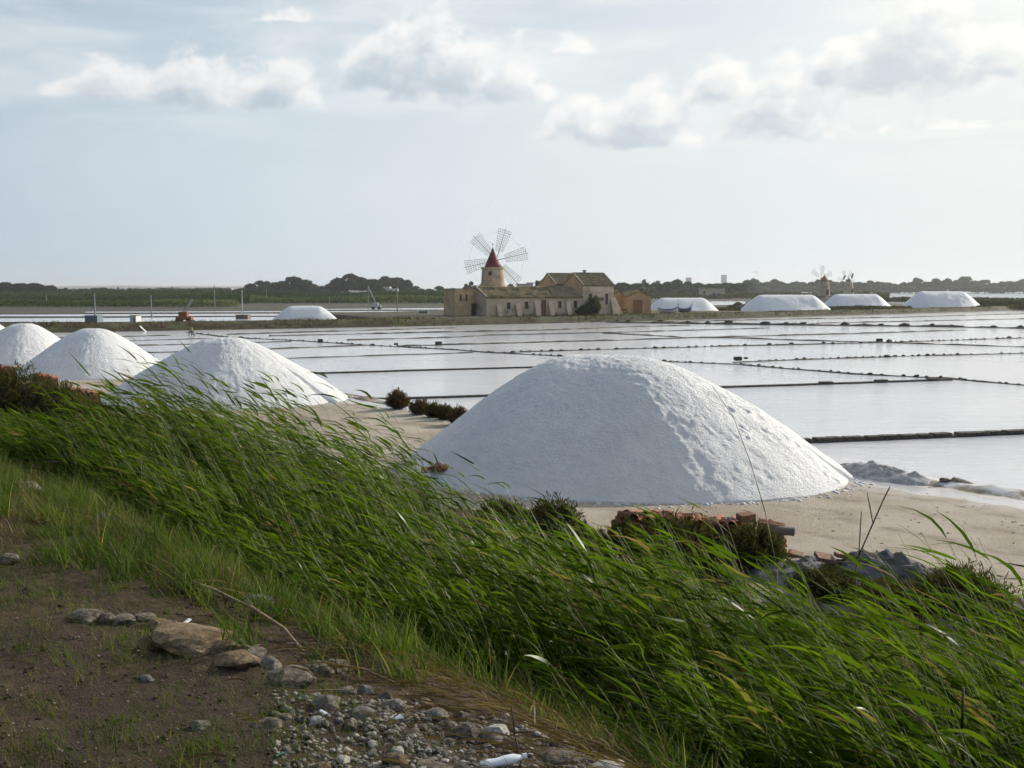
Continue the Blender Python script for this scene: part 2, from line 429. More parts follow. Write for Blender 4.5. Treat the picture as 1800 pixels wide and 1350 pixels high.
M['redcap'] = surf('red_cap', (0.13, 0.026, 0.023), (0.19, 0.042, 0.034), 1.5, rough=0.6)
M['wood_d'] = surf('dark_wood', (0.035, 0.025, 0.018), (0.07, 0.05, 0.035), 5.0)
M['wood_o'] = surf('orange_door', (0.30, 0.145, 0.06), (0.36, 0.18, 0.08), 4.0, rough=0.6)
M['wood_r'] = surf('red_brown_door', (0.20, 0.10, 0.07), (0.26, 0.14, 0.10), 4.0, rough=0.7)
M['glass_d'] = surf('window_dark', (0.02, 0.018, 0.015), (0.045, 0.035, 0.03), 4.0, rough=0.25, spec=0.5)
M['greyframe'] = surf('grey_frame', (0.15, 0.12, 0.10), (0.20, 0.17, 0.14), 3.0)
M['verge'] = surf('verge_mortar', (0.42, 0.34, 0.26), (0.52, 0.44, 0.35), 2.0)
M['white'] = surf('white_paint', (0.66, 0.66, 0.65), (0.78, 0.78, 0.76), 2.0, rough=0.5)
M['whitewall'] = surf('white_wall', (0.55, 0.53, 0.50), (0.68, 0.66, 0.62), 0.5)
M['blue'] = surf('blue_paint', (0.03, 0.07, 0.26), (0.05, 0.10, 0.34), 2.0, rough=0.5)
M['bluegrey'] = surf('blue_grey_paint', (0.13, 0.18, 0.22), (0.19, 0.25, 0.29), 2.0, rough=0.6)
M['orange'] = surf('orange_paint', (0.26, 0.085, 0.03), (0.32, 0.12, 0.05), 2.0, rough=0.5)
M['steel'] = surf('galvanised', (0.30, 0.30, 0.29), (0.42, 0.42, 0.41), 2.0, rough=0.5)
M['polewood'] = surf('pole_wood', (0.28, 0.24, 0.19), (0.38, 0.33, 0.27), 2.0)
M['rubber'] = surf('rubber', (0.015, 0.015, 0.015), (0.03, 0.03, 0.03), 3.0)
M['mound'] = surf('grey_spoil', (0.075, 0.075, 0.072), (0.20, 0.195, 0.185), 5.0, bump=1.0, dist=0.06, obj=False)
M['deadstem'] = surf('dead_stem', (0.20, 0.14, 0.075), (0.34, 0.25, 0.14), 12.0, rough=0.6)
M['darkstem'] = surf('dark_stem', (0.055, 0.035, 0.022), (0.11, 0.07, 0.04), 12.0, rough=0.7)
M['bark'] = surf('bark', (0.05, 0.038, 0.028), (0.10, 0.075, 0.055), 6.0, bump=0.6)
M['hill'] = surf('hill', (0.07, 0.08, 0.05), (0.12, 0.12, 0.08), 0.01, obj=False)
M['plastic'] = surf('white_plastic', (0.66, 0.68, 0.72), (0.74, 0.76, 0.80), 5.0, rough=0.35, spec=0.5)
M['glassgreen'] = surf('green_glass', (0.02, 0.09, 0.05), (0.03, 0.12, 0.07), 5.0, rough=0.1, spec=0.8)
M['kite_y'] = surf('kite_yellow', (0.55, 0.55, 0.08), (0.6, 0.6, 0.1), 1.0)
M['kite_d'] = surf('kite_grey', (0.08, 0.07, 0.08), (0.12, 0.10, 0.11), 1.0)
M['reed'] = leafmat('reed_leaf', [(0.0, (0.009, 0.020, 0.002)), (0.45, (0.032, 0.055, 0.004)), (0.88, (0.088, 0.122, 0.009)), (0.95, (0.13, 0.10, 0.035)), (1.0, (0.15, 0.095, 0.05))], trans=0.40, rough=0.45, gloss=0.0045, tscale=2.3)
M['reedstem'] = leafmat('reed_stem', [(0.0, (0.10, 0.15, 0.035)), (0.7, (0.19, 0.23, 0.07)), (1.0, (0.30, 0.25, 0.12))], trans=0.1, rough=0.45, gloss=0.012)
M['grass'] = leafmat('grass_blade', [(0.0, (0.022, 0.036, 0.007)), (0.6, (0.055, 0.082, 0.012)), (0.85, (0.095, 0.11, 0.025)), (1.0, (0.21, 0.155, 0.07))], trans=0.45, gloss=0.01)
M['straw'] = leafmat('straw', [(0.0, (0.07, 0.045, 0.024)), (0.6, (0.17, 0.115, 0.06)), (1.0, (0.36, 0.28, 0.18))], trans=0.2, gloss=0.004)
M['shrub'] = leafmat('shrub_leaf', [(0.0, (0.022, 0.026, 0.011)), (0.5, (0.05, 0.052, 0.02)), (0.85, (0.085, 0.07, 0.03)), (1.0, (0.13, 0.075, 0.045))], trans=0.2, gloss=0.0)
M['shrub_r'] = leafmat('reddish_shrub_leaf', [(0.0, (0.028, 0.022, 0.013)), (0.5, (0.07, 0.05, 0.026)), (0.85, (0.12, 0.065, 0.04)), (1.0, (0.10, 0.10, 0.035))], trans=0.2, gloss=0.0)
M['drygrass'] = leafmat('bank_grass', [(0.0, (0.034, 0.027, 0.011)), (0.5, (0.064, 0.05, 0.021)), (0.8, (0.10, 0.078, 0.036)), (1.0, (0.04, 0.05, 0.017))], trans=0.25, gloss=0.0)
M['pine'] = leafmat('pine_needles', [(0.0, (0.012, 0.020, 0.009)), (0.6, (0.026, 0.039, 0.015)), (1.0, (0.048, 0.062, 0.022))], trans=0.15, gloss=0.0)
M['scrub'] = leafmat('scrub_leaf', [(0.0, (0.028, 0.04, 0.018)), (0.6, (0.055, 0.075, 0.028)), (0.8, (0.085, 0.10, 0.036)), (1.0, (0.15, 0.16, 0.06))], trans=0.15, gloss=0.0)

# ================================================================ SETTING
# ground sheet to the horizon
mb = MB(); mb.quad((-9000, -300, -0.45), (9000, -300, -0.45), (9000, 12000, -0.45), (-9000, 12000, -0.45))
tag(mb.build('ground', M['flat']), kind='structure')

# near embankment and work yard (height field in the shore frame)
sa = np.concatenate([[-60, -40, -25, -15, -10, -7, -5], np.arange(-4, 8, 0.085), np.arange(8, 22.6, 0.2), [24, 30]])
ta = np.concatenate([[-60, -40, -25, -15, -10, -7], np.arange(-5, 16, 0.085), np.arange(16, 40, 0.22), np.arange(40, 110, 1.0), [130, 180, 260, 400]])
S_, T_ = np.meshgrid(sa, ta, indexing='ij')
X_, Y_ = xy(S_, T_)
Z_ = terrain(X_, Y_)
ns, nt = S_.shape
idx = np.arange(ns * nt).reshape(ns, nt)
F = np.stack([idx[:-1, :-1], idx[1:, :-1], idx[1:, 1:], idx[:-1, 1:]], -1).reshape(-1, 4)
tag(link('terrain', np_mesh('terrain', np.stack([X_, Y_, Z_], -1).reshape(-1, 3), F), M['soil']), kind='structure')

# far bank line (front foot), as plan points
BK = [(-330, -60), (-130, 72), (-48.5, 117), (-10, 138), (21.7, 161), (112, 241), (260, 380), (700, 800)]
# pan water: from the shore to the far bank
shore0, shore1 = xy(20.6, -60), xy(20.6, 420)
mb = MB()
poly = [(shore0[0], shore0[1], -0.13), (700, 380, -0.13)] + [(x, y + 1.0, -0.13) for (x, y) in BK[:1:-1]] + [(-59.3, 112.5, -0.13)]
mb.add(poly, [tuple(range(len(poly)))])
tag(mb.build('salt_pan_water', M['brine']), kind='structure')

def polyline_sample(pts, step):
    out = []
    for a, b in zip(pts[:-1], pts[1:]):
        a, b = np.array(a, float), np.array(b, float); n = max(1, int(np.linalg.norm(b - a) / step))
        out += [a + (b - a) * k / n for k in range(n)]
    out.append(np.array(pts[-1], float)); return np.array(out)

def far_bank():
    P = polyline_sample(BK, 0.8)
    P = P[(P[:, 0] > -140) & (P[:, 0] < 300)]
    # smooth the corners
    for _ in range(12):
        P[1:-1] = (P[:-2] + 2 * P[1:-1] + P[2:]) / 4
    d = np.gradient(P, axis=0); d /= np.linalg.norm(d, axis=1)[:, None]
    nrm = np.stack([-d[:, 1], d[:, 0]], -1)             # towards the back
    wide = np.clip((P[:, 0] + 15) / 3, 0, 1) * np.clip((46 - P[:, 0]) / 6, 0, 1)
    back = 5 + wide * 40
    top = 0.72 + 0.0 * wide
    secs = [(-0.6, -0.5), (0.0, 0.05), (0.7, 0.45), (1.5, 1.0), (2.4, 1.0), (None, 1.0), ('e', -0.5)]
    rows = []
    for (o, zf) in secs:
        off = np.full(len(P), o, float) if isinstance(o, float) else (back if o is None else back + 1.5)
        q = P + nrm * off[:, None]
        z = np.where(zf > 0.3, top * zf, zf) + (0.07 * fbm(q[:, 0] * 0.5, q[:, 1] * 0.5, 4, 9) + 0.10 * fbm(q[:, 0] * 0.11, q[:, 1] * 0.11, 2, 29)) * (zf > 0)
        rows.append(np.column_stack([q, z]))
    V = np.stack(rows, 1); n, k, _ = V.shape
    idx = np.arange(n * k).reshape(n, k)
    F = np.stack([idx[:-1, :-1], idx[1:, :-1], idx[1:, 1:], idx[:-1, 1:]], -1).reshape(-1, 4)
    tag(link('terrain', np_mesh('far_bank', V.reshape(-1, 3), F), M['bankdry']), kind='structure')
    return P, nrm, top
BKP, BKN, BKT = far_bank()

def strips(name, V0, dirs, mat, kind='stuff', tint=None, label=None, cat=None, parent=None):
    """V0 (n,m,3) centre points of n blades, dirs (n,m,3) half-width vectors"""
    n, m, _ = V0.shape
    V = np.stack([V0 - dirs, V0 + dirs], 2).reshape(n * m * 2, 3)
    base = (np.arange(n) * m * 2)[:, None]
    k = np.arange(m - 1)[None, :] * 2
    F = np.stack([base + k, base + k + 1, base + k + 3, base + k + 2], -1).reshape(-1, 4)
    if tint is None: tint = rng.random(n)
    t = np.repeat(tint, m * 2)
    me = np_mesh(name, V, F, True, {'tint': t})
    o = link(name, me, mat, parent)
    if parent is None: tag(o, label, cat, kind=kind)
    return o

def blades(name, base, height, lean, width, mat, tint=None, curl=0.5, wind=(-0.55, 0.1), **kw):
    n = len(base); m = 4
    ang = rng.random(n) * 2 * math.pi
    dirx = np.stack([np.cos(ang), np.sin(ang)], -1) * lean[:, None] + np.array(wind)[None, :] * lean[:, None]
    ks = np.linspace(0, 1, m)
    V = np.zeros((n, m, 3)); W = np.zeros((n, m, 3))
    yaw = rng.random(n) * math.pi
    side = np.stack([np.cos(yaw), np.sin(yaw), np.zeros(n)], -1)
    for j, k in enumerate(ks):
        V[:, j, :2] = base[:, :2] + dirx * height[:, None] * (k * (1 - curl) + curl * k * k)
        V[:, j, 2] = base[:, 2] + height * (k - 0.25 * lean * k * k)
        W[:, j] = side * (width * (1.0 - k * 0.92))[:, None]
    return strips(name, V, W, mat, tint=tint, **kw)

# dry grass on the far bank
n = 26000
i = rng.integers(0, len(BKP), n); off = rng.random(n) ** 1.1 * 3.2 + 0.1
b2 = BKP[i] + BKN[i] * off[:, None] + (rng.random((n, 2)) - 0.5) * 0.9
bz = np.interp(off, [0, 0.7, 1.5, 5], [0.02, 0.32, 0.70, 0.72])
clump = np.clip(fbm(b2[:, 0] * 0.16, b2[:, 1] * 0.16, 3, 4) + 0.55, 0.12, 1.2)
blades('dry_bank_grass', np.column_stack([b2, bz]), (0.16 + 0.42 * rng.random(n)) * clump, 0.25 + rng.random(n) * 0.4, np.full(n, 0.05), M['drygrass'],
       tint=np.clip(0.45 + 0.9 * fbm(b2[:, 0] * 0.05, b2[:, 1] * 0.05, 3, 8) + (rng.random(n) - 0.5) * 0.5, 0, 1),
       label='brown and olive dry grass along the far bank', cat='grass')

# water strips and the sea beyond the far bank
def sheet(name, pts, z, mat):
    mb = MB(); v = [G(px, py, z) for (px, py) in pts]; mb.add(v, [tuple(range(len(v)))])
    return tag(mb.build(name, mat), kind='structure')
sheet('pan_water', [(-260, 566), (180, 566), (480, 563), (800, 562), (800, 557), (420, 557), (180, 559), (-260, 560)], -0.30, M['brine'])
sheet('pan_water', [(-260, 556.5), (180, 556), (800, 554), (800, 551), (430, 551.5), (60, 553), (-260, 553)], -0.30, M['brine'])
sheet('pan_water', [(150, 549.6), (420, 549), (800, 548.5), (800, 546.2), (500, 547), (150, 548)], -0.30, M['brine'])
sheet('pan_water', [(560, 544.6), (800, 544), (800, 541.5), (700, 542), (560, 543.2)], -0.30, M['brine'])
sheet('pan_water', [(1240, 536.5), (1310, 536), (1310, 530), (1250, 529.5)], -0.30, M['brine'])
sheet('pan_water', [(1545, 533), (1900, 537), (1900, 529.5), (1545, 529)], -0.30, M['brine'])
sheet('sea', [(1330, 521.8), (1560, 524.2), (1960, 525.6), (2300, 525), (2300, 511.8), (1500, 512.2), (1320, 514.5)], -0.30, M['sea'])

# distant hills
def hills():
    for (x0, x1, dist, hmax, seed) in ((-5200, -300, 5200, 26, 3), (-600, 5200, 6500, 15, 8)):
        xs = np.linspace(x0, x1, 160); prof = hmax * (0.35 + 0.65 * np.clip(fbm(xs * 0.0013, xs * 0 + seed, 4, seed) + 0.55, 0, 1.3))
        prof *= np.clip((xs - x0) / 500, 0, 1) * np.clip((x1 - xs) / 500, 0, 1)
        rows = [np.column_stack([xs, np.full_like(xs, dist - 400), np.full_like(xs, -1)]), np.column_stack([xs, np.full_like(xs, dist), prof]),
                np.column_stack([xs, np.full_like(xs, dist + 600), np.full_like(xs, -1)])]
        V = np.stack(rows, 1); n, k, _ = V.shape; idx = np.arange(n * k).reshape(n, k)
        F = np.stack([idx[:-1, :-1], idx[1:, :-1], idx[1:, 1:], idx[:-1, 1:]], -1).reshape(-1, 4)
        tag(link('hills', np_mesh('hills', V.reshape(-1, 3), F), M['hill']), kind='structure')
hills()

# ================================================================ SALT HEAPS
def heap(name, c, ang, a, b, H, ridge, label, skew=0.0, z0=0.0, nr=90, nseg=260, rough=1.0, dents=(), cround=1.0, seed=0, flat=None, group=None):
    rr = np.linspace(0, 1, nr) ** 0.9; th = np.linspace(0, 2 * math.pi, nseg, endpoint=False)
    Rr, Th = np.meshgrid(rr, th, indexing='ij')
    wob = 1 + 0.035 * np.interp((Th / (2 * math.pi)) % 1, np.linspace(0, 1, 13), np.append(rng.random(12), 0) * 2 - 1) * rough
    lx = Rr * np.cos(Th) * a * wob * np.where(np.cos(Th) > 0, 1 + skew, 1 - skew); ly = Rr * np.sin(Th) * b * wob
    # distance to the ridge segment, scaled to the footprint
    k = (a - ridge) / b
    dx = np.maximum(np.abs(lx / np.where(lx > 0, 1 + skew, 1 - skew)) - ridge, 0) / k
    r = np.sqrt(dx ** 2 + ly ** 2)
    edge_r = np.broadcast_to(r[-1:], r.shape)
    cr = cround
    h = (np.sqrt(b ** 2 + cr ** 2) - np.sqrt(r ** 2 + cr ** 2)); h = h - h[-1:] * Rr ** 4; h0 = (np.sqrt(b ** 2 + cr ** 2) - cr)
    h = H * h / h0
    if flat is not None: h = flat - np.log1p(np.exp((flat - h) * 6)) / 6 + np.log1p(np.exp(flat * 0 - 60)) ; h = np.maximum(h, 0)
    mask = np.clip(h / 0.3, 0, 1)
    wx, wy = lx + c[0], ly + c[1]
    h = h + mask * rough * (0.05 * fbm(wx * 0.8, wy * 0.8, 3, seed + 1) + 0.026 * fbm(wx * 6.5, wy * 6.5, 4, seed + 2) + 0.016 * np.clip(Rr * 2.2 - .5, 0, 1) * fbm(Th * 26, r * 0.9, 3, seed + 3) + 0.05 * np.clip(np.cos(Th + ang), 0, 1) * np.clip(fbm(Th * 7, r * 1.3, 4, seed + 5), -.3, 1) * np.clip(Rr * 2 - .4, 0, 1))
    h = h + (1 - mask) * 0.03 * rough * np.clip(fbm(wx * 3, wy * 3, 3, seed + 6), 0, 1) * (Rr < 0.999)
    V = np.stack([lx, ly, h], -1)
    ca, sa_ = math.cos(ang), math.sin(ang)
    for (dx_, dy_, rad, dep) in dents:      # footprints and scoops, in world offsets from the centre
        px_, py_ = dx_ * ca + dy_ * sa_, -dx_ * sa_ + dy_ * ca
        dd = np.sqrt((lx - px_) ** 2 + (ly - py_) ** 2) / rad
        V[..., 2] -= dep * np.exp(-dd ** 2 * 2.2) - 0.45 * dep * np.exp(-(dd - 1.15) ** 2 * 9)
    V[-1, :, 2] = -0.12
    V = V.reshape(-1, 3); idx = np.arange(nr * nseg).reshape(nr, nseg)
    F = np.stack([idx[:-1, :], idx[1:, :], np.roll(idx, -1, 1)[1:, :], np.roll(idx, -1, 1)[:-1, :]], -1).reshape(-1, 4)
    o = link(name, np_mesh(name, V, F), M['salt'])
    o.location = (c[0], c[1], z0); o.rotation_euler = (0, 0, ang)
    return tag(o, label, 'salt heap', group)

HG = 'conical salt heaps in a row along the near shore'
big_d = [(3.25 + .32 * k + random.uniform(-.18, .18), -1.0 - .30 * k + random.uniform(-.25, .25), random.uniform(.10, .26), random.uniform(.02, .065)) for k in range(7)] + [(random.uniform(2.6, 5.2), random.uniform(-3.3, -.8), random.uniform(.07, .16), random.uniform(.015, .04)) for k in range(26)]
heap('salt_heap', (2.3, 27.75), R(-20), 5.75, 4.75, 2.82, 0.75, 'large white salt heap, nearest of the row, beside the stacked roof tiles', nr=190, nseg=620, dents=big_d, seed=1, cround=1.5, skew=0.09, group=HG)
heap('salt_heap', (-11.9, 45.5), R(-22), 5.25, 4.7, 2.50, 0.35, 'white salt heap second in the row, rising right behind the tall reeds', nr=120, nseg=380, seed=11, group=HG)
heap('salt_heap', (-22.2, 58.2), R(-20), 4.1, 4.2, 2.42, 0.3, 'third salt heap of the row, pointed, with bare sandy ground at its foot', seed=21, group=HG)
heap('salt_heap', (-30.6, 68.8), R(-20), 3.6, 3.9, 2.35, 0.35, 'fourth salt heap of the row, overlapped by the pointed one in front', seed=31, group=HG)
heap('salt_heap', (-38.2, 79.0), R(-20), 3.4, 3.6, 2.35, 0.35, 'last salt heap of the row, cut by the edge of the picture', seed=41, group=HG)
def salt_scatter():
    r_ = np.random.default_rng(77); P = []
    for (cx, cy, a, b, ang, n) in ((2.3, 27.75, 5.75, 4.75, R(-20), 1500), (-11.6, 45.4, 4.95, 4.6, R(-22), 700), (-22.2, 58.2, 4.1, 4.2, R(-20), 400)):
        th = r_.random(n) * 2 * math.pi; rr = .985 + np.abs(r_.normal(0, .045, n)); lx, ly = np.cos(th) * a * rr * np.where((cx > 0) & (np.cos(th) > 0), 1.09, np.where(cx > 0, .91, 1)), np.sin(th) * b * rr
        x, y = cx + lx * math.cos(ang) - ly * math.sin(ang), cy + lx * math.sin(ang) + ly * math.cos(ang); P.append(np.column_stack([x, y, terrain(x, y)]))
    P = np.concatenate(P); n = len(P); o = np.array([[1, 0, 0], [-1, 0, 0], [0, 1, 0], [0, -1, 0], [0, 0, 1], [0, 0, -1]], float); f = np.array([[0, 2, 4], [2, 1, 4], [1, 3, 4], [3, 0, 4], [2, 0, 5], [1, 2, 5], [3, 1, 5], [0, 3, 5]])
    sz = .015 + .06 * r_.random(n) ** 3; J = o[None] * (.6 + .8 * r_.random((n, 6, 1))) * sz[:, None, None]; J[..., 2] *= .6
    tag(link('salt_scatter', np_mesh('salt_scatter', (P[:, None] + J).reshape(-1, 3), (np.arange(n)[:, None, None] * 6 + f[None]).reshape(-1, 3), False), M['salt']), 'loose salt crumbs spilled around the feet of the near heaps', 'salt', kind='stuff')
salt_scatter()
FG = 'long flat-topped salt heaps beyond the far bank'
def far_heap(px0, px1, depth, ytop, ang, label, bw=4.5):
    x0, x1 = (px0 - 900) / FPX * depth, (px1 - 900) / FPX * depth
    a = (x1 - x0) / 2 / math.cos(ang) * 1.08
    H = CAMZ - (ytop - 508) / FPX * depth + 0.35
    k = H * 1.52
    heap('salt_heap', ((x0 + x1) / 2, depth), ang, a, k, H * 1.12, max(a - k, 0.5), label, z0=-0.35, nr=50, nseg=160, rough=0.9, cround=0.9, seed=int(px0), group=FG)
far_heap(476, 598, 150, 541, R(8), 'low salt heap with grey streaks beyond the bank, far to the left of the windmill')
far_heap(1128, 1268, 205, 526.5, R(10), 'long salt heap right beside the orange gabled sheds')
far_heap(1298, 1462, 222, 521.5, R(10), 'long flat-topped salt heap in front of the brown-capped distant windmill')
far_heap(1440, 1566, 275, 519.5, R(8), 'distant salt heap in front of the two small windmills, partly behind its neighbour')
far_heap(1580, 1726, 262, 515.5, R(8), 'rightmost flat-topped salt heap on the far bank, below the sailing boat')

# ================================================================ DYKES BETWEEN THE PANS
def rock_mesh(name, seed, flat=0.6, n=2, ang=0.35):
    import bmesh
    r_ = random.Random(seed)
    bm = bmesh.new(); bmesh.ops.create_icosphere(bm, subdivisions=n, radius=0.5)
    planes = [(Vector((r_.uniform(-1, 1), r_.uniform(-1, 1), r_.uniform(-1, 1))).normalized(), r_.uniform(0.26, 0.44)) for _ in range(9)]
    ph = [r_.uniform(0, 6) for _ in range(3)]
    for v in bm.verts:
        for (nn_, d_) in planes:
            k = v.co.dot(nn_) - d_
            if k > 0: v.co -= nn_ * k * 0.97
        v.co *= 1 + 0.10 * math.sin(v.co.x * 9 + ph[0]) * math.sin(v.co.y * 8 + ph[1]) + ang * 0.12 * r_.uniform(-1, 1)
        v.co.z *= flat
    me = bpy.data.meshes.new(name); bm.to_mesh(me); bm.free(); return me
def block_mesh(name, seed):
    """a roughly squared, rounded block"""
    import bmesh
    r_ = random.Random(seed)
    bm = bmesh.new(); bmesh.ops.create_cube(bm, size=1.0)
    bmesh.ops.bevel(bm, geom=list(bm.edges), offset=0.16, segments=2, affect='EDGES', profile=0.6)
    for v in bm.verts:
        v.co += Vector((r_.uniform(-1, 1), r_.uniform(-1, 1), r_.uniform(-1, 1))) * 0.045
    me = bpy.data.meshes.new(name); bm.to_mesh(me); bm.free(); return me
BLOCKS = [block_mesh('block', k) for k in range(7)]
ROCKS_D = [rock_mesh('dyke_rock', 100 + k, 0.75, 1) for k in range(6)]
for me in BLOCKS + ROCKS_D: me.materials.append(M['dykestone'])
def child(name, me, parent, loc, rot, scl):
    o = bpy.data.objects.new(name, me); col.objects.link(o); o.parent = parent
    o.location = loc; o.rotation_euler = rot; o.scale = scl; return o

def dyke(pxs, label, style='mud', w=0.45, h=0.16, stones=None, zt=-0.13, top_p=0.25):
    h *= 0.42; w *= 0.62
    pts = [np.array(G(px, py, 0.0)[:2]) for (px, py) in pxs]
    P = polyline_sample(pts, 0.7)
    o0 = P[0].copy()
    root = empty('stone_dyke', (o0[0], o0[1], zt))
    tag(root, label, 'dyke', 'low dykes between the salt pans')
    d = np.gradient(P, axis=0); d /= np.linalg.norm(d, axis=1)[:, None]; nm = np.stack([-d[:, 1], d[:, 0]], -1)
    n = len(P); j = fbm(P[:, 0] * 0.7, P[:, 1] * 0.7, 3, 7); j2 = fbm(P[:, 0] * 1.9 + 9, P[:, 1] * 1.9, 3, 17)
    hh = h * (0.75 + 0.8 * j + 0.5 * j2); ww = w * (1 + 0.5 * j2)
    Q = P + nm * (0.25 * fbm(P[:, 0] * 0.25, P[:, 1] * 0.25, 2, 27))[:, None]
    secs = [(-1.0, -0.2), (-0.72, 0.6), (0, 1.0), (0.72, 0.6), (1.0, -0.2)]
    V = np.stack([np.column_stack([Q - o0 + nm * (ww * o)[:, None], np.where(zf > 0, np.maximum(hh, 0.03) * zf, -0.1)]) for (o, zf) in secs], 1)
    k = len(secs); idx = np.arange(n * k).reshape(n, k)
    F = np.stack([idx[:-1, :-1], idx[1:, :-1], idx[1:, 1:], idx[:-1, 1:]], -1).reshape(-1, 4)
    link('mud_core', np_mesh('mud_core', V.reshape(-1, 3), F), M['dyke'], root)
    if stones:
        length = float(np.sum(np.linalg.norm(np.diff(P, axis=0), axis=1)))
        cum = np.concatenate([[0], np.cumsum(np.linalg.norm(np.diff(P, axis=0), axis=1))])
        pos = 0.0
        while pos < length:
            L = random.uniform(*stones)
            c = [np.interp(pos + L / 2, cum, Q[:, a]) for a in (0, 1)]
            q = np.array(c) - o0; i = min(n - 1, int(np.searchsorted(cum, pos + L / 2)))
            ang = math.atan2(d[i, 1], d[i, 0])
            if style == 'block':
                hgt = random.uniform(0.09, 0.13)
                child('stone', random.choice(BLOCKS), root, (q[0], q[1], 0.02), (0, 0, ang + random.uniform(-0.05, 0.05)), (L * 0.99, 0.30, 0.12))
                if random.random() < top_p:
                    child('stone', random.choice(BLOCKS), root, (q[0] + random.uniform(-.1, .1), q[1], 0.085), (0, 0, ang + random.uniform(-0.07, 0.07)), (L * random.uniform(0.8, 0.97), 0.34, hgt))
            else:
                if random.random() < 0.85:
                    s_ = 0.66 * L * random.uniform(0.6, 1.0) * (1.6 if random.random() < 0.08 else 1)
                    child('stone', random.choice(ROCKS_D), root, (q[0] + nm[i, 0] * random.uniform(-.3, .3) * w * 2, q[1] + nm[i, 1] * random.uniform(-.3, .3) * w * 2, max(0.03, hh[i]) * 0.8 + random.uniform(-.02, .04)), (random.uniform(-.3, .3), random.uniform(-.3, .3), ang + random.uniform(-.5, .5)), (s_, s_ * random.uniform(0.5, .8), s_ * random.uniform(0.45, .7)))
            pos += L
    return root

dyke([(1330, 774), (1560, 765), (1800, 756), (1880, 753)], 'nearest stone dyke, two courses of long blocks, right of the large salt heap', 'block', 0.3, 0.10, (0.5, 0.85), top_p=0.96)
dyke([(585, 699), (713, 695.5), (878, 691), (1250, 677), (1500, 669.5), (1660, 664)], 'stone dyke that passes just behind the large salt heap', 'block', 0.28, 0.06, (0.45, 0.8), top_p=0.08)
dyke([(500, 654.5), (700, 648.5), (958, 642), (1150, 633)], 'block dyke meeting the rubble dyke behind the crest of the large heap', 'block', 0.3, 0.06, (0.5, 0.9), top_p=0.08)
dyke([(240, 635.5), (312, 633), (498, 627), (700, 621), (830, 617)], 'straight dyke running out from the third salt heap to the rubble dyke', 'mud', 0.34, 0.2)
dyke([(240, 617.5), (332, 615.5), (470, 611), (640, 604.8)], 'straight dyke level with the crest of the third salt heap', 'mud', 0.36, 0.22)
dyke([(215, 605.3), (365, 602), (511, 598)], 'thin dyke touching the top of the second salt heap', 'mud', 0.36, 0.2)
dyke([(130, 599), (215, 597), (362, 593), (410, 591.5)], 'thin dyke above the shoulder of the third salt heap', 'mud', 0.36, 0.2)
dyke([(85, 591.8), (205, 590), (300, 587.6)], 'short dyke nearest to the far bank behind the pointed heaps', 'mud', 0.36, 0.2)
dyke([(330, 582), (400, 590.8), (533, 597), (644, 604), (800, 612), (864, 617), (967, 622), (1144, 631), (1300, 637), (1500, 653.5), (1667, 661), (1800, 672.5), (1880, 678)], 'long diagonal rubble dyke crossing all the pans from the far bank', 'rubble', 0.55, 0.16, (0.42, 0.72))
dyke([(1290, 633.5), (1400, 629), (1600, 623), (1800, 618), (1880, 615)], 'dyke beginning at two dark blocks on the rubble dyke', 'rubble', 0.4, 0.18, (0.45, 0.9))
dyke([(880, 617), (1069, 611.5), (1300, 605.5), (1544, 600), (1800, 592), (1880, 589.5)], 'second rubble line beyond the long diagonal dyke', 'rubble', 0.45, 0.2, (0.6, 1.1))
dyke([(1060, 584), (1100, 585.5), (1207, 591), (1300, 592), (1400, 595.5), (1544, 599.4), (1800, 607.2), (1880, 610)], 'shallow diagonal dyke crossing the right-hand pans', 'mud', 0.5, 0.26)
dyke([(700, 606), (800, 603.3), (1100, 595.5), (1233, 591), (1400, 587), (1500, 584.5), (1700, 578.3)], 'dyke rising from the rubble dyke to the dark thick dyke', 'mud', 0.5, 0.28)
dyke([(611, 595.5), (800, 590.7), (855, 587.5), (1100, 582), (1351, 575)], 'broken dyke with gaps in the middle of the far pans', 'mud', 0.5, 0.26)
dyke([(475, 588.5), (760, 582.5), (982, 578), (1100, 573.2), (1211, 570.5)], 'thin dyke in front of the farmhouse, second from the far bank', 'mud', 0.55, 0.32)
dyke([(400, 586), (662, 578.5), (800, 574.6)], 'short dyke nearest to the far bank, left of the windmill', 'mud', 0.55, 0.3)
dyke([(1070, 564.8), (1100, 565.8), (1300, 568.8), (1500, 571), (1640, 572.5), (1800, 575.5), (1880, 577)], 'thick dark earth dyke at the far right of the pans', 'rubble', 1.7, 0.62, (1.6, 3.0))
dyke([(1160, 564), (1300, 561.8), (1400, 559.6), (1578, 556.7), (1800, 550.4), (1880, 548)], 'thin dyke between the thick dark dyke and the far bank', 'mud', 0.7, 0.35)
dyke([(1438, 566.7), (1600, 563.5), (1800, 559), (1880, 557)], 'thin dyke just above the thick dark dyke', 'mud', 0.6, 0.3)

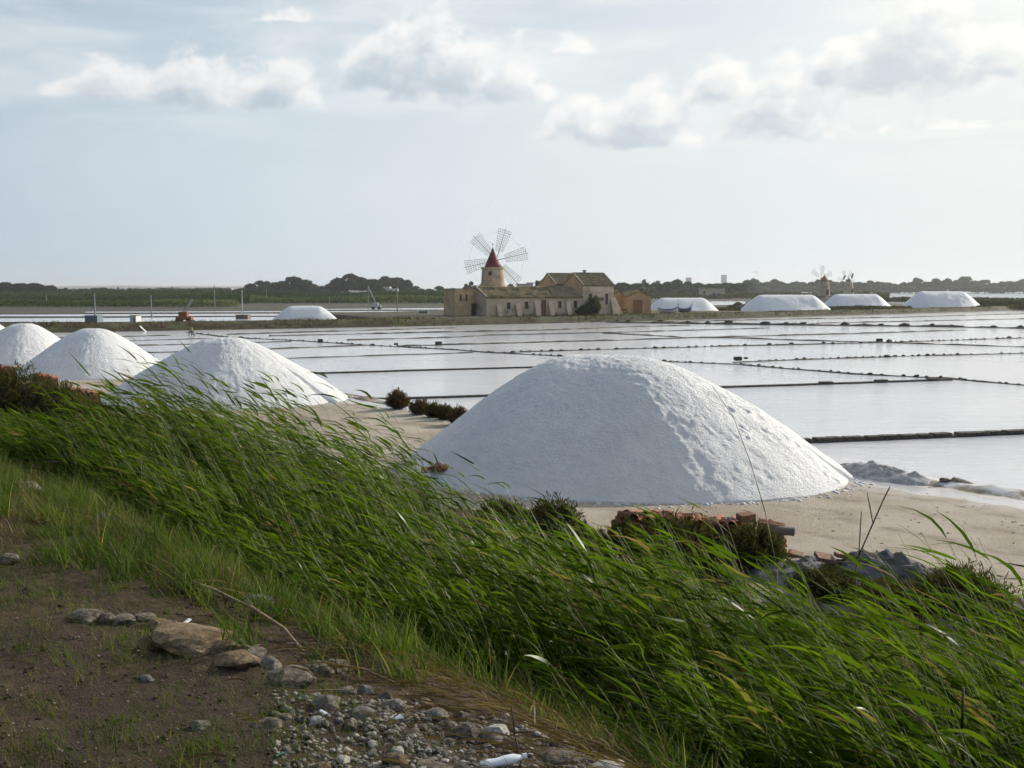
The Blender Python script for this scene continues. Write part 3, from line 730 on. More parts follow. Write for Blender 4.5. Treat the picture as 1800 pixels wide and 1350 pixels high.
def solo(name, me, loc, rot, scl, label, cat, group=None, mat=None):
    o = bpy.data.objects.new(name, me); col.objects.link(o); o.location = loc; o.rotation_euler = rot; o.scale = scl
    if mat and len(me.materials) == 0: me.materials.append(mat)
    return tag(o, label, cat, group)
for (px, py, sx, lab) in ((1297, 632, 0.85, 'dark flat block at the start of a dyke, larger of two'), (1311, 631, 0.42, 'small dark cube block beside the larger flat block on the dyke'),
                          (563, 599.5, 0.8, 'dark stone lump on the rubble dyke, left of the windmill'), (696, 606, 0.55, 'single dark stone on the rubble dyke below the farmhouse'), (771, 604.5, 0.95, 'dark squared block on the pan dyke below the windmill'), (1546, 599, 0.9, 'dark lump where two thin dykes cross')):
    p = G(px, py, 0.0)
    solo('stone_block', BLOCKS[int(px) % 7], (p[0], p[1], 0.06), (0, 0, 0.3), (sx * .55, sx * 0.4, sx * 0.3), lab, 'stone')

# ================================================================ SHORE EDGE
def shore_edge():
    root = empty('shore_edge_ridge', tuple(xy(20.6, 5)) + (0,))
    tag(root, 'low ridge of crusted mud and salt along the edge of the near pan', 'ridge')
    t = np.arange(-12, 60, 0.16); sec = np.linspace(-1, 1, 11)
    Tn, Sn = np.meshgrid(t, sec, indexing='ij')
    hgt = 0.16 * (1 - Sn ** 2) * (0.7 + 0.9 * fbm(Tn * 0.9, Sn * 0.7, 4, 31)) + 0.05 * fbm(Tn * 4, Sn * 3, 3, 33) * (1 - Sn ** 2)
    s_ = 20.75 + 0.55 * Sn + 0.35 * fbm(Tn * 0.35, Tn * 0, 3, 35)
    x, y = xy(s_, Tn); l = root.location
    V = np.stack([x - l.x, y - l.y, hgt - 0.04], -1).reshape(-1, 3); n, k = Tn.shape
    idx = np.arange(n * k).reshape(n, k); F = np.stack([idx[:-1, :-1], idx[1:, :-1], idx[1:, 1:], idx[:-1, 1:]], -1).reshape(-1, 4)
    m = surf('shore_crust', (0.17, 0.135, 0.09), (0.30, 0.25, 0.18), 1.2, bump=0.8, dist=0.04, extra=((0.62, 0.60, 0.58), 0.55, 0.47, 0.56), obj=False)
    link('mud_bank', np_mesh('mud_bank', V, F), m, root)
    for k in range(46):
        tt = random.uniform(-4, 16) if k < 34 else random.uniform(16, 45); s = 20.75 + random.uniform(-.35, .5); x, y = xy(s, tt)
        q = random.uniform(0.15, 0.5)
        o = child('stone', random.choice(SHORE_ROCKS), root, (x - l.x, y - l.y, 0.06), (random.uniform(-.3, .3), random.uniform(-.3, .3), random.uniform(0, 6)), (q * 1.4, q, q * 0.5))
SHORE_ROCKS = [rock_mesh('shore_rock', 300 + k, 0.7, 2) for k in range(5)]
for k, me in enumerate(SHORE_ROCKS): me.materials.append(M['limestone'] if k % 2 else M['grey'])
shore_edge()
# heap of grey salt crust on the shore edge
mbp = G(1552, 838, 0.0)
def lump(name, c, a, b, h, ang, mat, label, cat, seed, n=70, sharp=1.0, amp=0.5, z0=-0.03):
    xs = np.linspace(-1, 1, n); Xl, Yl = np.meshgrid(xs, xs, indexing='ij')
    r = np.sqrt(Xl ** 2 + Yl ** 2)
    z = h * np.clip(1 - r ** 1.6, 0, 1) * (0.75 + amp * fbm(Xl * a * 2.2, Yl * b * 2.2, 5, seed)) + 0.5 * amp * h * np.clip(1.02 - r, 0, 1) * fbm(Xl * a * 6, Yl * b * 6, 4, seed + 4)
    z = np.where(r >= 1.0, -0.08, z)
    V = np.stack([Xl * a, Yl * b, z], -1).reshape(-1, 3); idx = np.arange(n * n).reshape(n, n)
    F = np.stack([idx[:-1, :-1], idx[1:, :-1], idx[1:, 1:], idx[:-1, 1:]], -1).reshape(-1, 4)
    o = link(name, np_mesh(name, V, F), mat); o.location = (c[0], c[1], z0 + (float(terrain(c[0], c[1])) if len(c) < 3 else c[2])); o.rotation_euler = (0, 0, ang)
    return tag(o, label, cat)
crust = surf('salt_crust', (0.30, 0.29, 0.29), (0.55, 0.54, 0.53), 5.0, bump=1.0, dist=0.04, obj=False)
lump('salt_crust_pile', mbp[:2], 1.5, 0.6, 0.42, R(-52), crust, 'grey-white lumpy crust pile on the pan edge beside the large heap', 'crust pile', 51)

# ================================================================ WINDMILLS
def sail_mesh(r0, r1, w0, w1, nl, nc, bar=0.035, spar=0.075):
    """lattice sail in local x (radial) / z (across) plane; returns (spar MB, lattice MB)"""
    sp = MB(); sp.bar((0.0, 0, 0), (r1 + 0.35, 0, 0), spar * 1.3, 5, spar * 0.8)
    la = MB()
    for j in range(nc + 1):
        f = -1 + 2 * j / nc
        la.bar((r0, 0, f * w0), (r1, 0, f * w1), bar if 0 < j < nc else bar * 1.25, 4)
    for i in range(nl + 1):
        r_ = r0 + (r1 - r0) * i / nl; ww = w0 + (w1 - w0) * i / nl
        la.bar((r_, 0.03, -ww), (r_, 0.03, ww), bar if i < nl else bar * 1.2, 4)
    return sp, la
def windmill(name, loc, rz, rb, rt, hw, cap_r, cap_h, hub_z, hub_y, sail_r, phase, label, cap_mat, tower_mat, lattice=(9, 6), bar=0.035, nsail=6, skip=(), windows=(), parapet=True, hub_x=0.0):
    root = empty(name, loc, rz); tag(root, label, 'windmill')
    tw = MB(); prof = [(rb * 1.03, -0.6)] + [(rb + (rt - rb) * (k / 10) ** 0.85, hw * k / 10) for k in range(11)]
    tw.lathe(prof, 40)
    tower = tw.build('tower', tower_mat, root, True)
    if parapet:
        pr = MB(); pr.lathe([(rt + 0.02, hw - 0.28), (rt + 0.13, hw - 0.2), (rt + 0.13, hw + 0.04), (rt - 0.05, hw + 0.045)], 40); pr.build('parapet', tower_mat, tower)
    cp = MB(); cp.lathe([(cap_r, hw + 0.05), (cap_r, hw + 0.18), (cap_r * 0.62, hw + 0.18 + cap_h * 0.40), (cap_r * 0.30, hw + 0.18 + cap_h * 0.72), (0.05, hw + 0.18 + cap_h)], 28)
    cap = cp.build('cap', cap_mat, root, True)
    fn = MB(); zt = hw + 0.1 + cap_h; fn.bar((0, 0, zt - 0.1), (0.0, 0, zt + 0.55), 0.03, 5); fn.lathe([(0.02, 0.5), (0.12, 0.6), (0.02, 0.72)], 8, (0, 0, zt)); fn.build('finial', M['wood_d'], cap)
    hm = MB(); hm.bar((hub_x * 0.3, 0, hub_z - 0.1), (hub_x, hub_y, hub_z), 0.16, 8); hm.bar((hub_x, hub_y - 0.25, hub_z), (hub_x, hub_y + 0.3, hub_z), 0.26, 10); hub = hm.build('hub', M['wood_d'], root)
    sp, la = sail_mesh(sail_r * 0.30, sail_r, sail_r * 0.115, sail_r * 0.215, lattice[0], lattice[1], bar, bar * 1.9)
    spm, lam = sp.mesh('spar'), la.mesh('lattice'); spm.materials.append(M['wood_d']); lam.materials.append(M['wood_d'])
    for k in range(nsail):
        if k in skip: continue
        a = phase + k * 2 * math.pi / nsail
        s_ = bpy.data.objects.new('sail', spm); col.objects.link(s_); s_.parent = root; s_.location = (hub_x, hub_y, hub_z); s_.rotation_euler = (0, -a, 0)
        l_ = bpy.data.objects.new('lattice', lam); col.objects.link(l_); l_.parent = s_
    st_ = MB()
    for k in range(nsail):
        a0, a1 = phase + k * 2 * math.pi / nsail, phase + (k + 1) * 2 * math.pi / nsail
        st_.bar((hub_x + sail_r * math.cos(a0), hub_y, hub_z + sail_r * math.sin(a0)), (hub_x + sail_r * math.cos(a1), hub_y, hub_z + sail_r * math.sin(a1)), 0.012, 3)
    st_.build('stay_wire', M['steel'], hub)
    for (ang, z0, wd, ht, mt) in windows:
        rr = rb + (rt - rb) * (z0 / hw) ** 0.85
        o = MB().box(-wd / 2, wd / 2, -0.05, 0.25, 0, ht).build('window', M[mt], root); o.location = (rr * math.sin(ang), -rr * math.cos(ang), z0); o.rotation_euler = (0, 0, ang)
        f = MB(); t_ = 0.07
        f.box(-wd / 2 - t_, -wd / 2, -0.09, 0.1, 0, ht).box(wd / 2, wd / 2 + t_, -0.09, 0.1, 0, ht).box(-wd / 2 - t_, wd / 2 + t_, -0.09, 0.1, ht, ht + t_)
        f.build('frame', M['greyframe'], o)
    return root

HOUSE_RZ = R(28); P0 = np.array([-3.6, 154.0]); ZB = 0.72
hx, hy = np.array([math.cos(HOUSE_RZ), math.sin(HOUSE_RZ)]), np.array([-math.sin(HOUSE_RZ), math.cos(HOUSE_RZ)])
mp = D(866.5, 163.5, ZB)
px_m = FPX / 163.5
windmill('windmill', mp, 0.0, 2.05, 1.62, 6.95, 1.20, 2.75, CAMZ - ZB + (508 - 457.5) / px_m, 1.75, 4.62, R(13), 'ochre stone windmill with red conical cap and six lattice sails', M['redcap'], M['towerstone'], (9, 6), 0.023,
         windows=((R(-12), 5.75, 0.42, 0.55, 'glass_d'), (R(-78), 1.9, 0.5, 1.0, 'wood_r')), hub_x=(872 - 866.5) / px_m)
mp = D(1446.5, 430, 2.0)
windmill('windmill', mp, R(20), 2.35, 1.85, 5.3, 1.75, 2.5, 6.6, 1.9, 5.0, R(25), 'distant windmill with brown conical cap, left of two', surf('brown_cap', (0.20, 0.09, 0.05), (0.27, 0.13, 0.08), 1.5), M['towerstone'], (6, 4), 0.022, windows=((0, 0.3, 1.0, 1.9, 'glass_d'),), parapet=False)
mp = D(1489.5, 520, 2.4)
windmill('windmill', mp, R(20), 2.4, 1.8, 5.3, 1.4, 2.0, 6.3, 1.9, 4.7, R(52), 'distant windmill with grey pointed cap, right of two', M['greyframe'], M['plaster'], (6, 4), 0.022, windows=((0.2, 0.3, 1.0, 1.9, 'glass_d'),), parapet=False)
def mound_far(px, depth, a, b, h, label, mat, cat='mound'):
    c = D(px, depth, -0.45); lump('earth_mound', c, a, b, h, 0, mat, label, cat, int(px), n=40, amp=0.25)
mound_far(1446, 430, 26, 9, 3.1, 'dark earth mound carrying the brown-capped distant windmill', M['dyke'])
mound_far(1490, 520, 20, 9, 3.4, 'low earth mound carrying the grey-capped distant windmill', M['bankdry'])

# ================================================================ BUILDINGS
def wall_openings(mb, org, dx, length, height, opens, depth=0.22, nrm=None):
    """rectangular wall from org along dx (unit, local) with holes; adds reveals"""
    dx = Vector(dx); org = Vector(org); nrm = Vector(nrm)
    xs = sorted({0.0, length} | {o[0] for o in opens} | {o[1] for o in opens}); zs = sorted({0.0, height} | {o[2] for o in opens} | {o[3] for o in opens})
    pt = lambda x, z, d=0.0: org + dx * x + Vector((0, 0, z)) - nrm * d
    for i in range(len(xs) - 1):
        for j in range(len(zs) - 1):
            cx, cz = (xs[i] + xs[i + 1]) / 2, (zs[j] + zs[j + 1]) / 2
            if any(o[0] < cx < o[1] and o[2] < cz < o[3] for o in opens): continue
            mb.quad(pt(xs[i], zs[j]), pt(xs[i + 1], zs[j]), pt(xs[i + 1], zs[j + 1]), pt(xs[i], zs[j + 1]))
    for o in opens:
        a, b, c, d = o[:4]
        for (p, q) in (((a, c), (a, d)), ((a, d), (b, d)), ((b, d), (b, c)), ((b, c), (a, c))):
            mb.quad(pt(*p), pt(*q), pt(*q, depth), pt(*p, depth))
def fit_openings(root, org, dx, nrm, opens, depth=0.20):
    dx = Vector(dx); org = Vector(org); nrm = Vector(nrm)
    pt = lambda x, z, d=0.0: org + dx * x + Vector((0, 0, z)) - nrm * d
    for o in opens:
        a, b, c, d, kind, mat = o
        m_ = MB(); m_.quad(pt(a, c, depth), pt(b, c, depth), pt(b, d, depth), pt(a, d, depth))
        main = m_.build('door' if kind == 'door' else 'window', M[mat], root)
        f = MB(); t = 0.06
        for (x0, x1, z0, z1) in ((a, a + t, c, d), (b - t, b, c, d), (a + t, b - t, d - t, d)) + (((a + t, b - t, c, c + t), ((a + b) / 2 - 0.03, (a + b) / 2 + 0.03, c + t, d - t)) if kind != 'door' else ((((a + b) / 2 - 0.02, (a + b) / 2 + 0.02, c, d - t),) if b - a > 1.3 else ())):
            p = [pt(x0, z0, depth - .05), pt(x1, z0, depth - .05), pt(x1, z1, depth - .05), pt(x0, z1, depth - .05)]; q = [pt(x0, z0, depth - .002), pt(x1, z0, depth - .002), pt(x1, z1, depth - .002), pt(x0, z1, depth - .002)]
            f.add(p + q, [(0, 1, 2, 3), (0, 4, 5, 1), (1, 5, 6, 2), (2, 6, 7, 3), (3, 7, 4, 0)])
        f.build('frame', M['greyframe'], main)
        if kind == 'window':
            s_ = MB(); p = [pt(a - .08, c - .09, -.07), pt(b + .08, c - .09, -.07), pt(b + .08, c - .004, -.07), pt(a - .08, c - .004, -.07)]; q = [pt(a - .08, c - .09, .05), pt(b + .08, c - .09, .05), pt(b + .08, c - .004, .05), pt(a - .08, c - .004, .05)]
            s_.add(p + q, [(0, 1, 2, 3), (0, 4, 5, 1), (1, 5, 6, 2), (2, 6, 7, 3), (3, 7, 4, 0)]); s_.build('sill', M['verge'], main)
def corrugated(name, a, b, c, d, mat, parent, pitch=0.22, amp=0.045, thick=0.07):
    """tiled slope: eave a->b, ridge d->c"""
    a, b, c, d = map(Vector, (a, b, c, d)); L = (b - a).length; n = max(4, int(L / pitch * 4)); rows = 9
    nr = (b - a).cross(d - a).normalized(); V = []; rr = random.Random(int(L * 100))
    for j in range(rows + 1):
        for i in range(n + 1):
            u, v = i / n, j / rows
            p = (a.lerp(b, u)).lerp(d.lerp(c, u), v)
            sag = -0.06 * math.sin(math.pi * v) * (0.6 + 0.4 * math.sin(u * 9)) + 0.03 * math.sin(u * 23 + v * 3)
            V.append(p + nr * (amp * math.cos(2 * math.pi * i / 4) + 0.05 + sag + rr.uniform(-.012, .012)))
    F_ = [(j * (n + 1) + i, j * (n + 1) + i + 1, (j + 1) * (n + 1) + i + 1, (j + 1) * (n + 1) + i) for j in range(rows) for i in range(n)]
    m_ = MB(); m_.add(V, F_)
    low_ = [p - nr * 0.16 for p in (a, b, c, d)]; up_ = [p - nr * 0.03 for p in (a, b, c, d)]
    m_.add(low_ + up_, [(0, 3, 2, 1), (4, 5, 6, 7), (0, 1, 5, 4), (1, 2, 6, 5), (2, 3, 7, 6), (3, 0, 4, 7)])
    return m_.build(name, mat, parent)
def verge_bar(parent, a, b, w=0.16):
    m_ = MB(); m_.bar(Vector(a), Vector(b), w, 4); return m_.build('verge', M['verge'], parent)

def gable_block(root, x0, x1, y0, y1, hz, rz_, wall_mat, roof_mat, opens_front=(), opens_left=(), axis='x', over=0.18, zbase=0.0, verges=True, left_mat=None):
    """gabled volume: ridge along x"""
    ym = (y0 + y1) / 2
    w_ = MB()
    fo = [(a - 0, b, c, d, k, m_) for (a, b, c, d, k, m_) in opens_front]
    wall_openings(w_, (x0, y0, zbase), (1, 0, 0), x1 - x0, hz - zbase, fo, nrm=(0, -1, 0))
    w_.quad((x1, y1, zbase), (x0, y1, zbase), (x0, y1, hz), (x1, y1, hz))
    w_.add([(x1, y0, zbase), (x1, y1, zbase), (x1, y1, hz), (x1, ym, rz_), (x1, y0, hz)], [(0, 1, 2, 3, 4)])
    w_.build('wall', wall_mat, root)
    g_ = MB(); g_.add([(x0, y1, zbase), (x0, y0, zbase), (x0, y0, hz), (x0, ym, rz_), (x0, y1, hz)], [(0, 1, 2, 3, 4)]); g_.build('gable_wall', left_mat or wall_mat, root)
    fit_openings(root, (x0, y0, zbase), (1, 0, 0), (0, -1, 0), fo)
    sl = (rz_ - hz) / (ym - y0); e = over
    rf = corrugated('roof', (x0 - .05, y0 - e, hz - e * sl + .05), (x1 + .05, y0 - e, hz - e * sl + .05), (x1 + .05, ym, rz_ + .05), (x0 - .05, ym, rz_ + .05), roof_mat, root)
    corrugated('roof', (x1 + .05, y1 + e, hz - e * sl + .05), (x0 - .05, y1 + e, hz - e * sl + .05), (x0 - .05, ym, rz_ + .05), (x1 + .05, ym, rz_ + .05), roof_mat, root)
    rd = MB(); rd.bar((x0 - .05, ym, rz_ + .1), (x1 + .05, ym, rz_ + .1), 0.11, 6); rd.build('ridge_tiles', roof_mat, rf)
    if verges:
        for xx in (x0, x1):
            verge_bar(rf, (xx, y0 - e, hz - e * sl + .14), (xx, ym, rz_ + .14), 0.10)
    return rf

house = empty('farmhouse', (P0[0], P0[1], ZB), HOUSE_RZ)
tag(house, 'long old farmhouse with tiled roofs and sloping buttresses at the foot of the windmill', 'farmhouse')
WZ0 = 0.95
win = lambda xc, wd, z0, z1, mt='glass_d': (xc - wd / 2, xc + wd / 2, z0, z1, 'window', mt)
door = lambda xc, wd, z1, mt: (xc - wd / 2, xc + wd / 2, 0.0, z1, 'door', mt)
gable_block(house, 0, 15.8, 0, 6.4, 2.62, 3.95, M['plaster'], M['rooftile'],
            [win(3.55, 0.6, 0.9, 1.9), win(6.45, 0.62, 0.95, 2.0), door(9.25, 0.85, 2.25, 'wood_r'), win(11.95, 0.6, 1.0, 2.05), win(14.6, 0.62, 1.0, 2.1, 'wood_d')])
# left flat-roofed block
lb = MB(); fo = [win(0.95, 0.32, 2.1, 3.0), win(1.85, 0.32, 2.1, 3.0), door(3.0, 0.85, 1.75, 'wood_d')]
wall_openings(lb, (-3.5, 2.9, 0), (1, 0, 0), 3.5, 3.75, fo, nrm=(0, -1, 0))
lb.quad((-3.5, 6.6, 0), (-3.5, 2.9, 0), (-3.5, 2.9, 3.75), (-3.5, 6.6, 3.75)); lb.quad((0, 6.6, 0), (-3.5, 6.6, 0), (-3.5, 6.6, 3.75), (0, 6.6, 3.75)); lb.quad((-3.5, 2.9, 3.7), (0, 2.9, 3.7), (0, 6.6, 3.7), (-3.5, 6.6, 3.7))
lb.quad((0, 2.9, 2.6), (0, 6.6, 2.6), (0, 6.6, 3.75), (0, 2.9, 3.75))
lb.build('wall', M['plaster_o'], house)
fit_openings(house, (-3.5, 2.9, 0), (1, 0, 0), (0, -1, 0), fo)
m_ = MB(); m_.box(-3.6, 0.05, 2.8, 6.7, 3.76, 3.86); m_.build('flat_roof', M['roofdark'], house)
# two-storey block with its twin gable behind
gable_block(house, 15.82, 21.2, -0.05, 5.6, 4.35, 6.05, M['plaster'], M['roofdark'], [win(1.35, 0.5, 2.05, 3.1), win(4.15, 0.5, 1.5, 3.1)], left_mat=M['plaster_o'])
gable_block(house, 14.6, 20.6, 5.7, 11.2, 4.5, 6.05, M['plaster_o'], M['roofdark'])
# dark newer roof patch against the tall gable
corrugated('roof_patch', (10.6, -0.25, 2.62), (15.8, -0.25, 2.62), (14.4, 3.4, 4.25), (11.7, 3.4, 4.25), M['roofdark'], house, amp=0.04)
ch = MB(); ch.box(17.7, 18.0, 2.7, 3.0, 6.0, 6.45).box(17.62, 18.08, 2.62, 3.08, 6.45, 6.6); ch.build('chimney', M['roofdark'], house)
sg = MB(); sg.box(1.9 + 15.82, 3.6 + 15.82, -0.13, -0.055, 2.05, 2.55); sg.build('name_board', M['greyframe'], house)
for (xc, wd, top, proj) in ((1.9, 0.7, 1.7, 0.8), (4.95, 0.7, 1.7, 0.8), (8.0, 0.75, 2.1, 0.9), (10.3, 0.7, 2.0, 0.85), (13.2, 0.7, 2.0, 0.85), (21.0, 0.9, 2.5, 1.1)):
    b_ = MB(); x0, x1 = xc - wd / 2, xc + wd / 2
    b_.add([(x0, -proj, 0), (x1, -proj, 0), (x1, -0.06, 0), (x0, -0.06, 0), (x0, -0.14, top), (x1, -0.14, top), (x1, -0.06, top), (x0, -0.06, top)], [(0, 1, 5, 4), (1, 2, 6, 5), (3, 0, 4, 7), (4, 5, 6, 7)])
    b_.build('buttress', M['plaster'], house)
b_ = MB(); b_.add([(22.9, -0.2, 0), (22.9, 5, 0), (21.21, 5, 0), (21.21, -0.2, 0), (21.35, -0.05, 2.6), (21.35, 4.8, 2.6), (21.21, 4.8, 2.6), (21.21, -0.05, 2.6)], [(0, 1, 5, 4), (3, 0, 4, 7), (1, 2, 6, 5), (4, 5, 6, 7)])
b_.build('buttress', M['plaster'], house)
for (x0, x1) in ((5.6, 7.3), (11.0, 12.7)):
    b_ = MB(); b_.box(x0, x1, -0.75, -0.3, 0.32, 0.40).box(x0 + .1, x0 + .25, -0.7, -0.35, 0, 0.32).box(x1 - .25, x1 - .1, -0.7, -0.35, 0, 0.32); b_.build('stone_bench', M['verge'], house)

# orange gabled sheds (gable end towards the viewer)
def shed(name, px0, px1, depth, yeave, ypeak, label, rz, length, doorspec, mat, roofm, zb=ZB):
    x0, x1 = (px0 - 900) / FPX * depth, (px1 - 900) / FPX * depth
    W = (x1 - x0) / math.cos(rz); he = CAMZ - zb - (yeave - 508) / FPX * depth; hp = CAMZ - zb - (ypeak - 508) / FPX * depth
    root = empty(name, (x0, depth, zb), rz); tag(root, label, 'shed')
    w_ = MB(); wall_openings(w_, (0, 0, 0), (1, 0, 0), W, he, doorspec, nrm=(0, -1, 0))
    w_.add([(0, 0, he), (W, 0, he), (W / 2, 0, hp)], [(0, 1, 2)])
    w_.quad((0, length, 0), (0, 0, 0), (0, 0, he), (0, length, he)); w_.quad((W, 0, 0), (W, length, 0), (W, length, he), (W, 0, he))
    w_.add([(W, length, 0), (0, length, 0), (0, length, he), (W / 2, length, hp), (W, length, he)], [(0, 1, 2, 3, 4)])
    w_.build('wall', mat, root); fit_openings(root, (0, 0, 0), (1, 0, 0), (0, -1, 0), doorspec)
    sl = (hp - he) / (W / 2); e = .12
    corrugated('roof', (-e, length, he - e * sl + .06), (-e, -.1, he - e * sl + .06), (W / 2, -.1, hp + .06), (W / 2, length, hp + .06), roofm, root)
    corrugated('roof', (W + e, -.1, he - e * sl + .06), (W + e, length, he - e * sl + .06), (W / 2, length, hp + .06), (W / 2, -.1, hp + .06), roofm, root)
    return root
shed('shed', 1101.5, 1144.5, 172, 520.5, 511.5, 'orange-plastered gabled shed with a tall orange double door', R(6), 8, [(1.0, 2.45, 0.0, 2.05, 'door', 'wood_o')], M['plaster_y'], M['rooftile'])
shed('shed', 1072, 1101, 175, 521.5, 511.5, 'smaller orange shed squeezed between the farmhouse and the double-door shed', R(6), 7, [(1.0, 1.5, 0.2, 1.55, 'door', 'wood_o')], M['plaster_y'], M['rooftile'])

def small_house(name, px0, px1, depth, ytop, zb, dp, mat, label, opens=(), roof='flat', group=None, extra=None):
    x0, x1 = (px0 - 900) / FPX * depth, (px1 - 900) / FPX * depth; W = x1 - x0; h = CAMZ - zb - (ytop - 508) / FPX * depth
    root = empty(name, (x0, depth, zb)); tag(root, label, 'building', group)
    op = [(a * W, b * W, c * h, d * h, k, m_) for (a, b, c, d, k, m_) in opens]
    w_ = MB(); wall_openings(w_, (0, 0, 0), (1, 0, 0), W, h, op, nrm=(0, -1, 0))
    w_.quad((0, dp, 0), (0, 0, 0), (0, 0, h), (0, dp, h)); w_.quad((W, 0, 0), (W, dp, 0), (W, dp, h), (W, 0, h)); w_.quad((W, dp, 0), (0, dp, 0), (0, dp, h), (W, dp, h))
    w_.build('wall', mat, root); fit_openings(root, (0, 0, 0), (1, 0, 0), (0, -1, 0), op)
    r_ = MB(); r_.box(-.15, W + .15, -.15, dp + .15, h, h + h * 0.04); r_.build('roof', M['verge'], root)
    return root
W4 = [(0.10, 0.2, 0.45, 0.75, 'window', 'glass_d'), (0.35, 0.45, 0.45, 0.75, 'window', 'glass_d'), (0.6, 0.7, 0.45, 0.75, 'window', 'glass_d')]
small_house('storehouse', 1232, 1273, 560, 507.5, -0.45, 9, M['plaster'], 'pale storehouse with blue doors behind the long salt heap', [(0.42, 0.60, 0.0, 0.52, 'door', 'blue'), (0.66, 0.84, 0.0, 0.52, 'door', 'blue'), (0.08, 0.16, 0.45, 0.75, 'window', 'glass_d')])
small_house('villa', 664, 686, 690, 504.5, -0.45, 9, M['whitewall'], 'pale villa half hidden in front of the umbrella pines', W4)
small_house('villa', 684, 699, 688, 507.5, -0.45, 7, M['white'], 'low white annex of the villa below the umbrella pines', W4[:2])
small_house('house', 926, 937, 420, 498, -0.45, 7, M['whitewall'], 'white cube house behind the farmhouse roof, right of the windmill', W4[:2])
small_house('house', 908, 927, 440, 500, -0.45, 8, M['plaster'], 'grey house behind the farmhouse roof beside the white cube', W4[:2])
small_house('tower_block', 1267.5, 1276, 2600, 484.5, -0.45, 14, M['white'], 'pale tower block rising above the right-hand tree line', [(0.15, 0.3, 0.1 * k, 0.1 * k + 0.05, 'pane', 'glass_d') for k in range(3, 9)] + [(0.6, 0.75, 0.1 * k, 0.1 * k + 0.05, 'pane', 'glass_d') for k in range(3, 9)])
for (p0, p1, dpt, yt, lab) in ((378, 390, 900, 508, 'small white house on the horizon left of the pines'), (396, 408, 950, 507, 'cream house on the horizon beside the small white house'), (330, 356, 560, 515, 'pale farmhouse half hidden in scrub left of the pines'), (1205, 1214, 2400, 489, 'faint grey church-like block above the tree line'), (1110, 1150, 620, 505.5, 'long grey-blue shed among trees above the orange sheds'), (1740, 1764, 1230, 506, 'low pale house among trees at the far right')):
    small_house('house', p0, p1, dpt, yt, -0.45, 8, M['whitewall'] if 'white' in lab or 'pale' in lab else M['plaster'], lab, W4)

# ================================================================ SMALL THINGS ON AND BEYOND THE FAR BANK
def pole(px, ybase, ytop, label, depth=None, r=0.09, arm=False, mat='polewood'):
    d = depth or (CAMZ + 0.3) * FPX / (ybase - 508); x = (px - 900) / FPX * d; h = CAMZ + 0.45 - (ytop - 508) / FPX * d
    m_ = MB(); m_.bar((0, 0, 0), (0, 0, h), r, 7, r * 0.65); m_.bar((0, 0, h), (0, 0, h + .12), r * 0.9, 7, r * .4)
    if arm: m_.bar((-0.8, 0, h * 0.93), (0.8, 0, h * 0.93), 0.06, 4)
    o = m_.build('pole', M[mat], None); o.location = (x, d, -0.45); tag(o, label, 'pole', 'poles standing in the far salt flats')
pole(168.5, 567, 518, 'pale pole behind the third salt heap, leftmost of the two bright ones', r=0.13, mat='steel')
pole(267.5, 556, 520, 'pale pole right of the first bright one, above the thin dykes', r=0.13, mat='steel')
pole(84, 536, 517, 'faint pole in front of the green reed field at far left', r=0.12)
pole(379, 546, 502, 'tall thin utility pole in front of the scrub', r=0.12, arm=True)
pole(427, 553, 511, 'pole left of the big dark pines', r=0.13, mat='steel')
pole(470, 532, 509, 'short faint pole in front of the big dark pines', r=0.13)
pole(648, 545, 507, 'dark thin pole left of the leaning conveyor', r=0.1)
pole(699, 556, 504, 'tall pale pole right of the villa', r=0.12, arm=False)
pole(580, 540, 521, 'short pole beside the low far salt heap', r=0.1)

def conveyor(px, ybase, label, boom, body):
    d = (CAMZ + 0.3) * FPX / (ybase - 508); k = FPX / d; root = empty('conveyor', ((px - 900) / k, d, -0.45)); tag(root, label, 'conveyor')
    b_ = MB(); b_.box(-1.1, 1.1, -.6, .6, 0.55, 1.0).box(-0.7, 0.5, -.5, .5, 1.0, 1.7); b_.build('body', M[body], root)
    for sx in (-0.75, 0.75):
        wv = MB(); wv.bar((sx, -.7, 0.35), (sx, .7, .35), 0.38, 12); wv.build('wheel', M['rubber'], root)
    (x0, z0), (x1, z1) = boom; bm_ = MB(); A, B = Vector((x0, 0, z0)), Vector((x1, 0, z1))
    for yy in (-.25, .25):
        bm_.bar(A + Vector((0, yy, .15)), B + Vector((0, yy, .15)), 0.045, 4); bm_.bar(A + Vector((0, yy, -.15)), B + Vector((0, yy, -.15)), 0.045, 4)
    for q in range(9):
        c = A.lerp(B, q / 8); bm_.bar(c + Vector((0, -.25, .15)), c + Vector((0, .25, -.15)), 0.03, 4); bm_.bar(c + Vector((0, -.25, -.15)), c + Vector((0, -.25, .15)), 0.03, 4)
    bo = bm_.build('boom', M['steel'], root)
    bl = MB(); bl.add([A + Vector((0, -.22, .2)), B + Vector((0, -.22, .2)), B + Vector((0, .22, .2)), A + Vector((0, .22, .2))], [(0, 1, 2, 3)]); bl.build('belt', M['rubber'], bo)
conveyor(325, 567, 'orange salt conveyor with raised pale boom beyond the bank, left', ((-0.4, 1.2), (1.2, 3.4)), 'orange')
conveyor(662, 543, 'grey salt conveyor with long boom leaning left, below the villa', ((0.2, 0.9), (-1.9, 5.6)), 'steel')
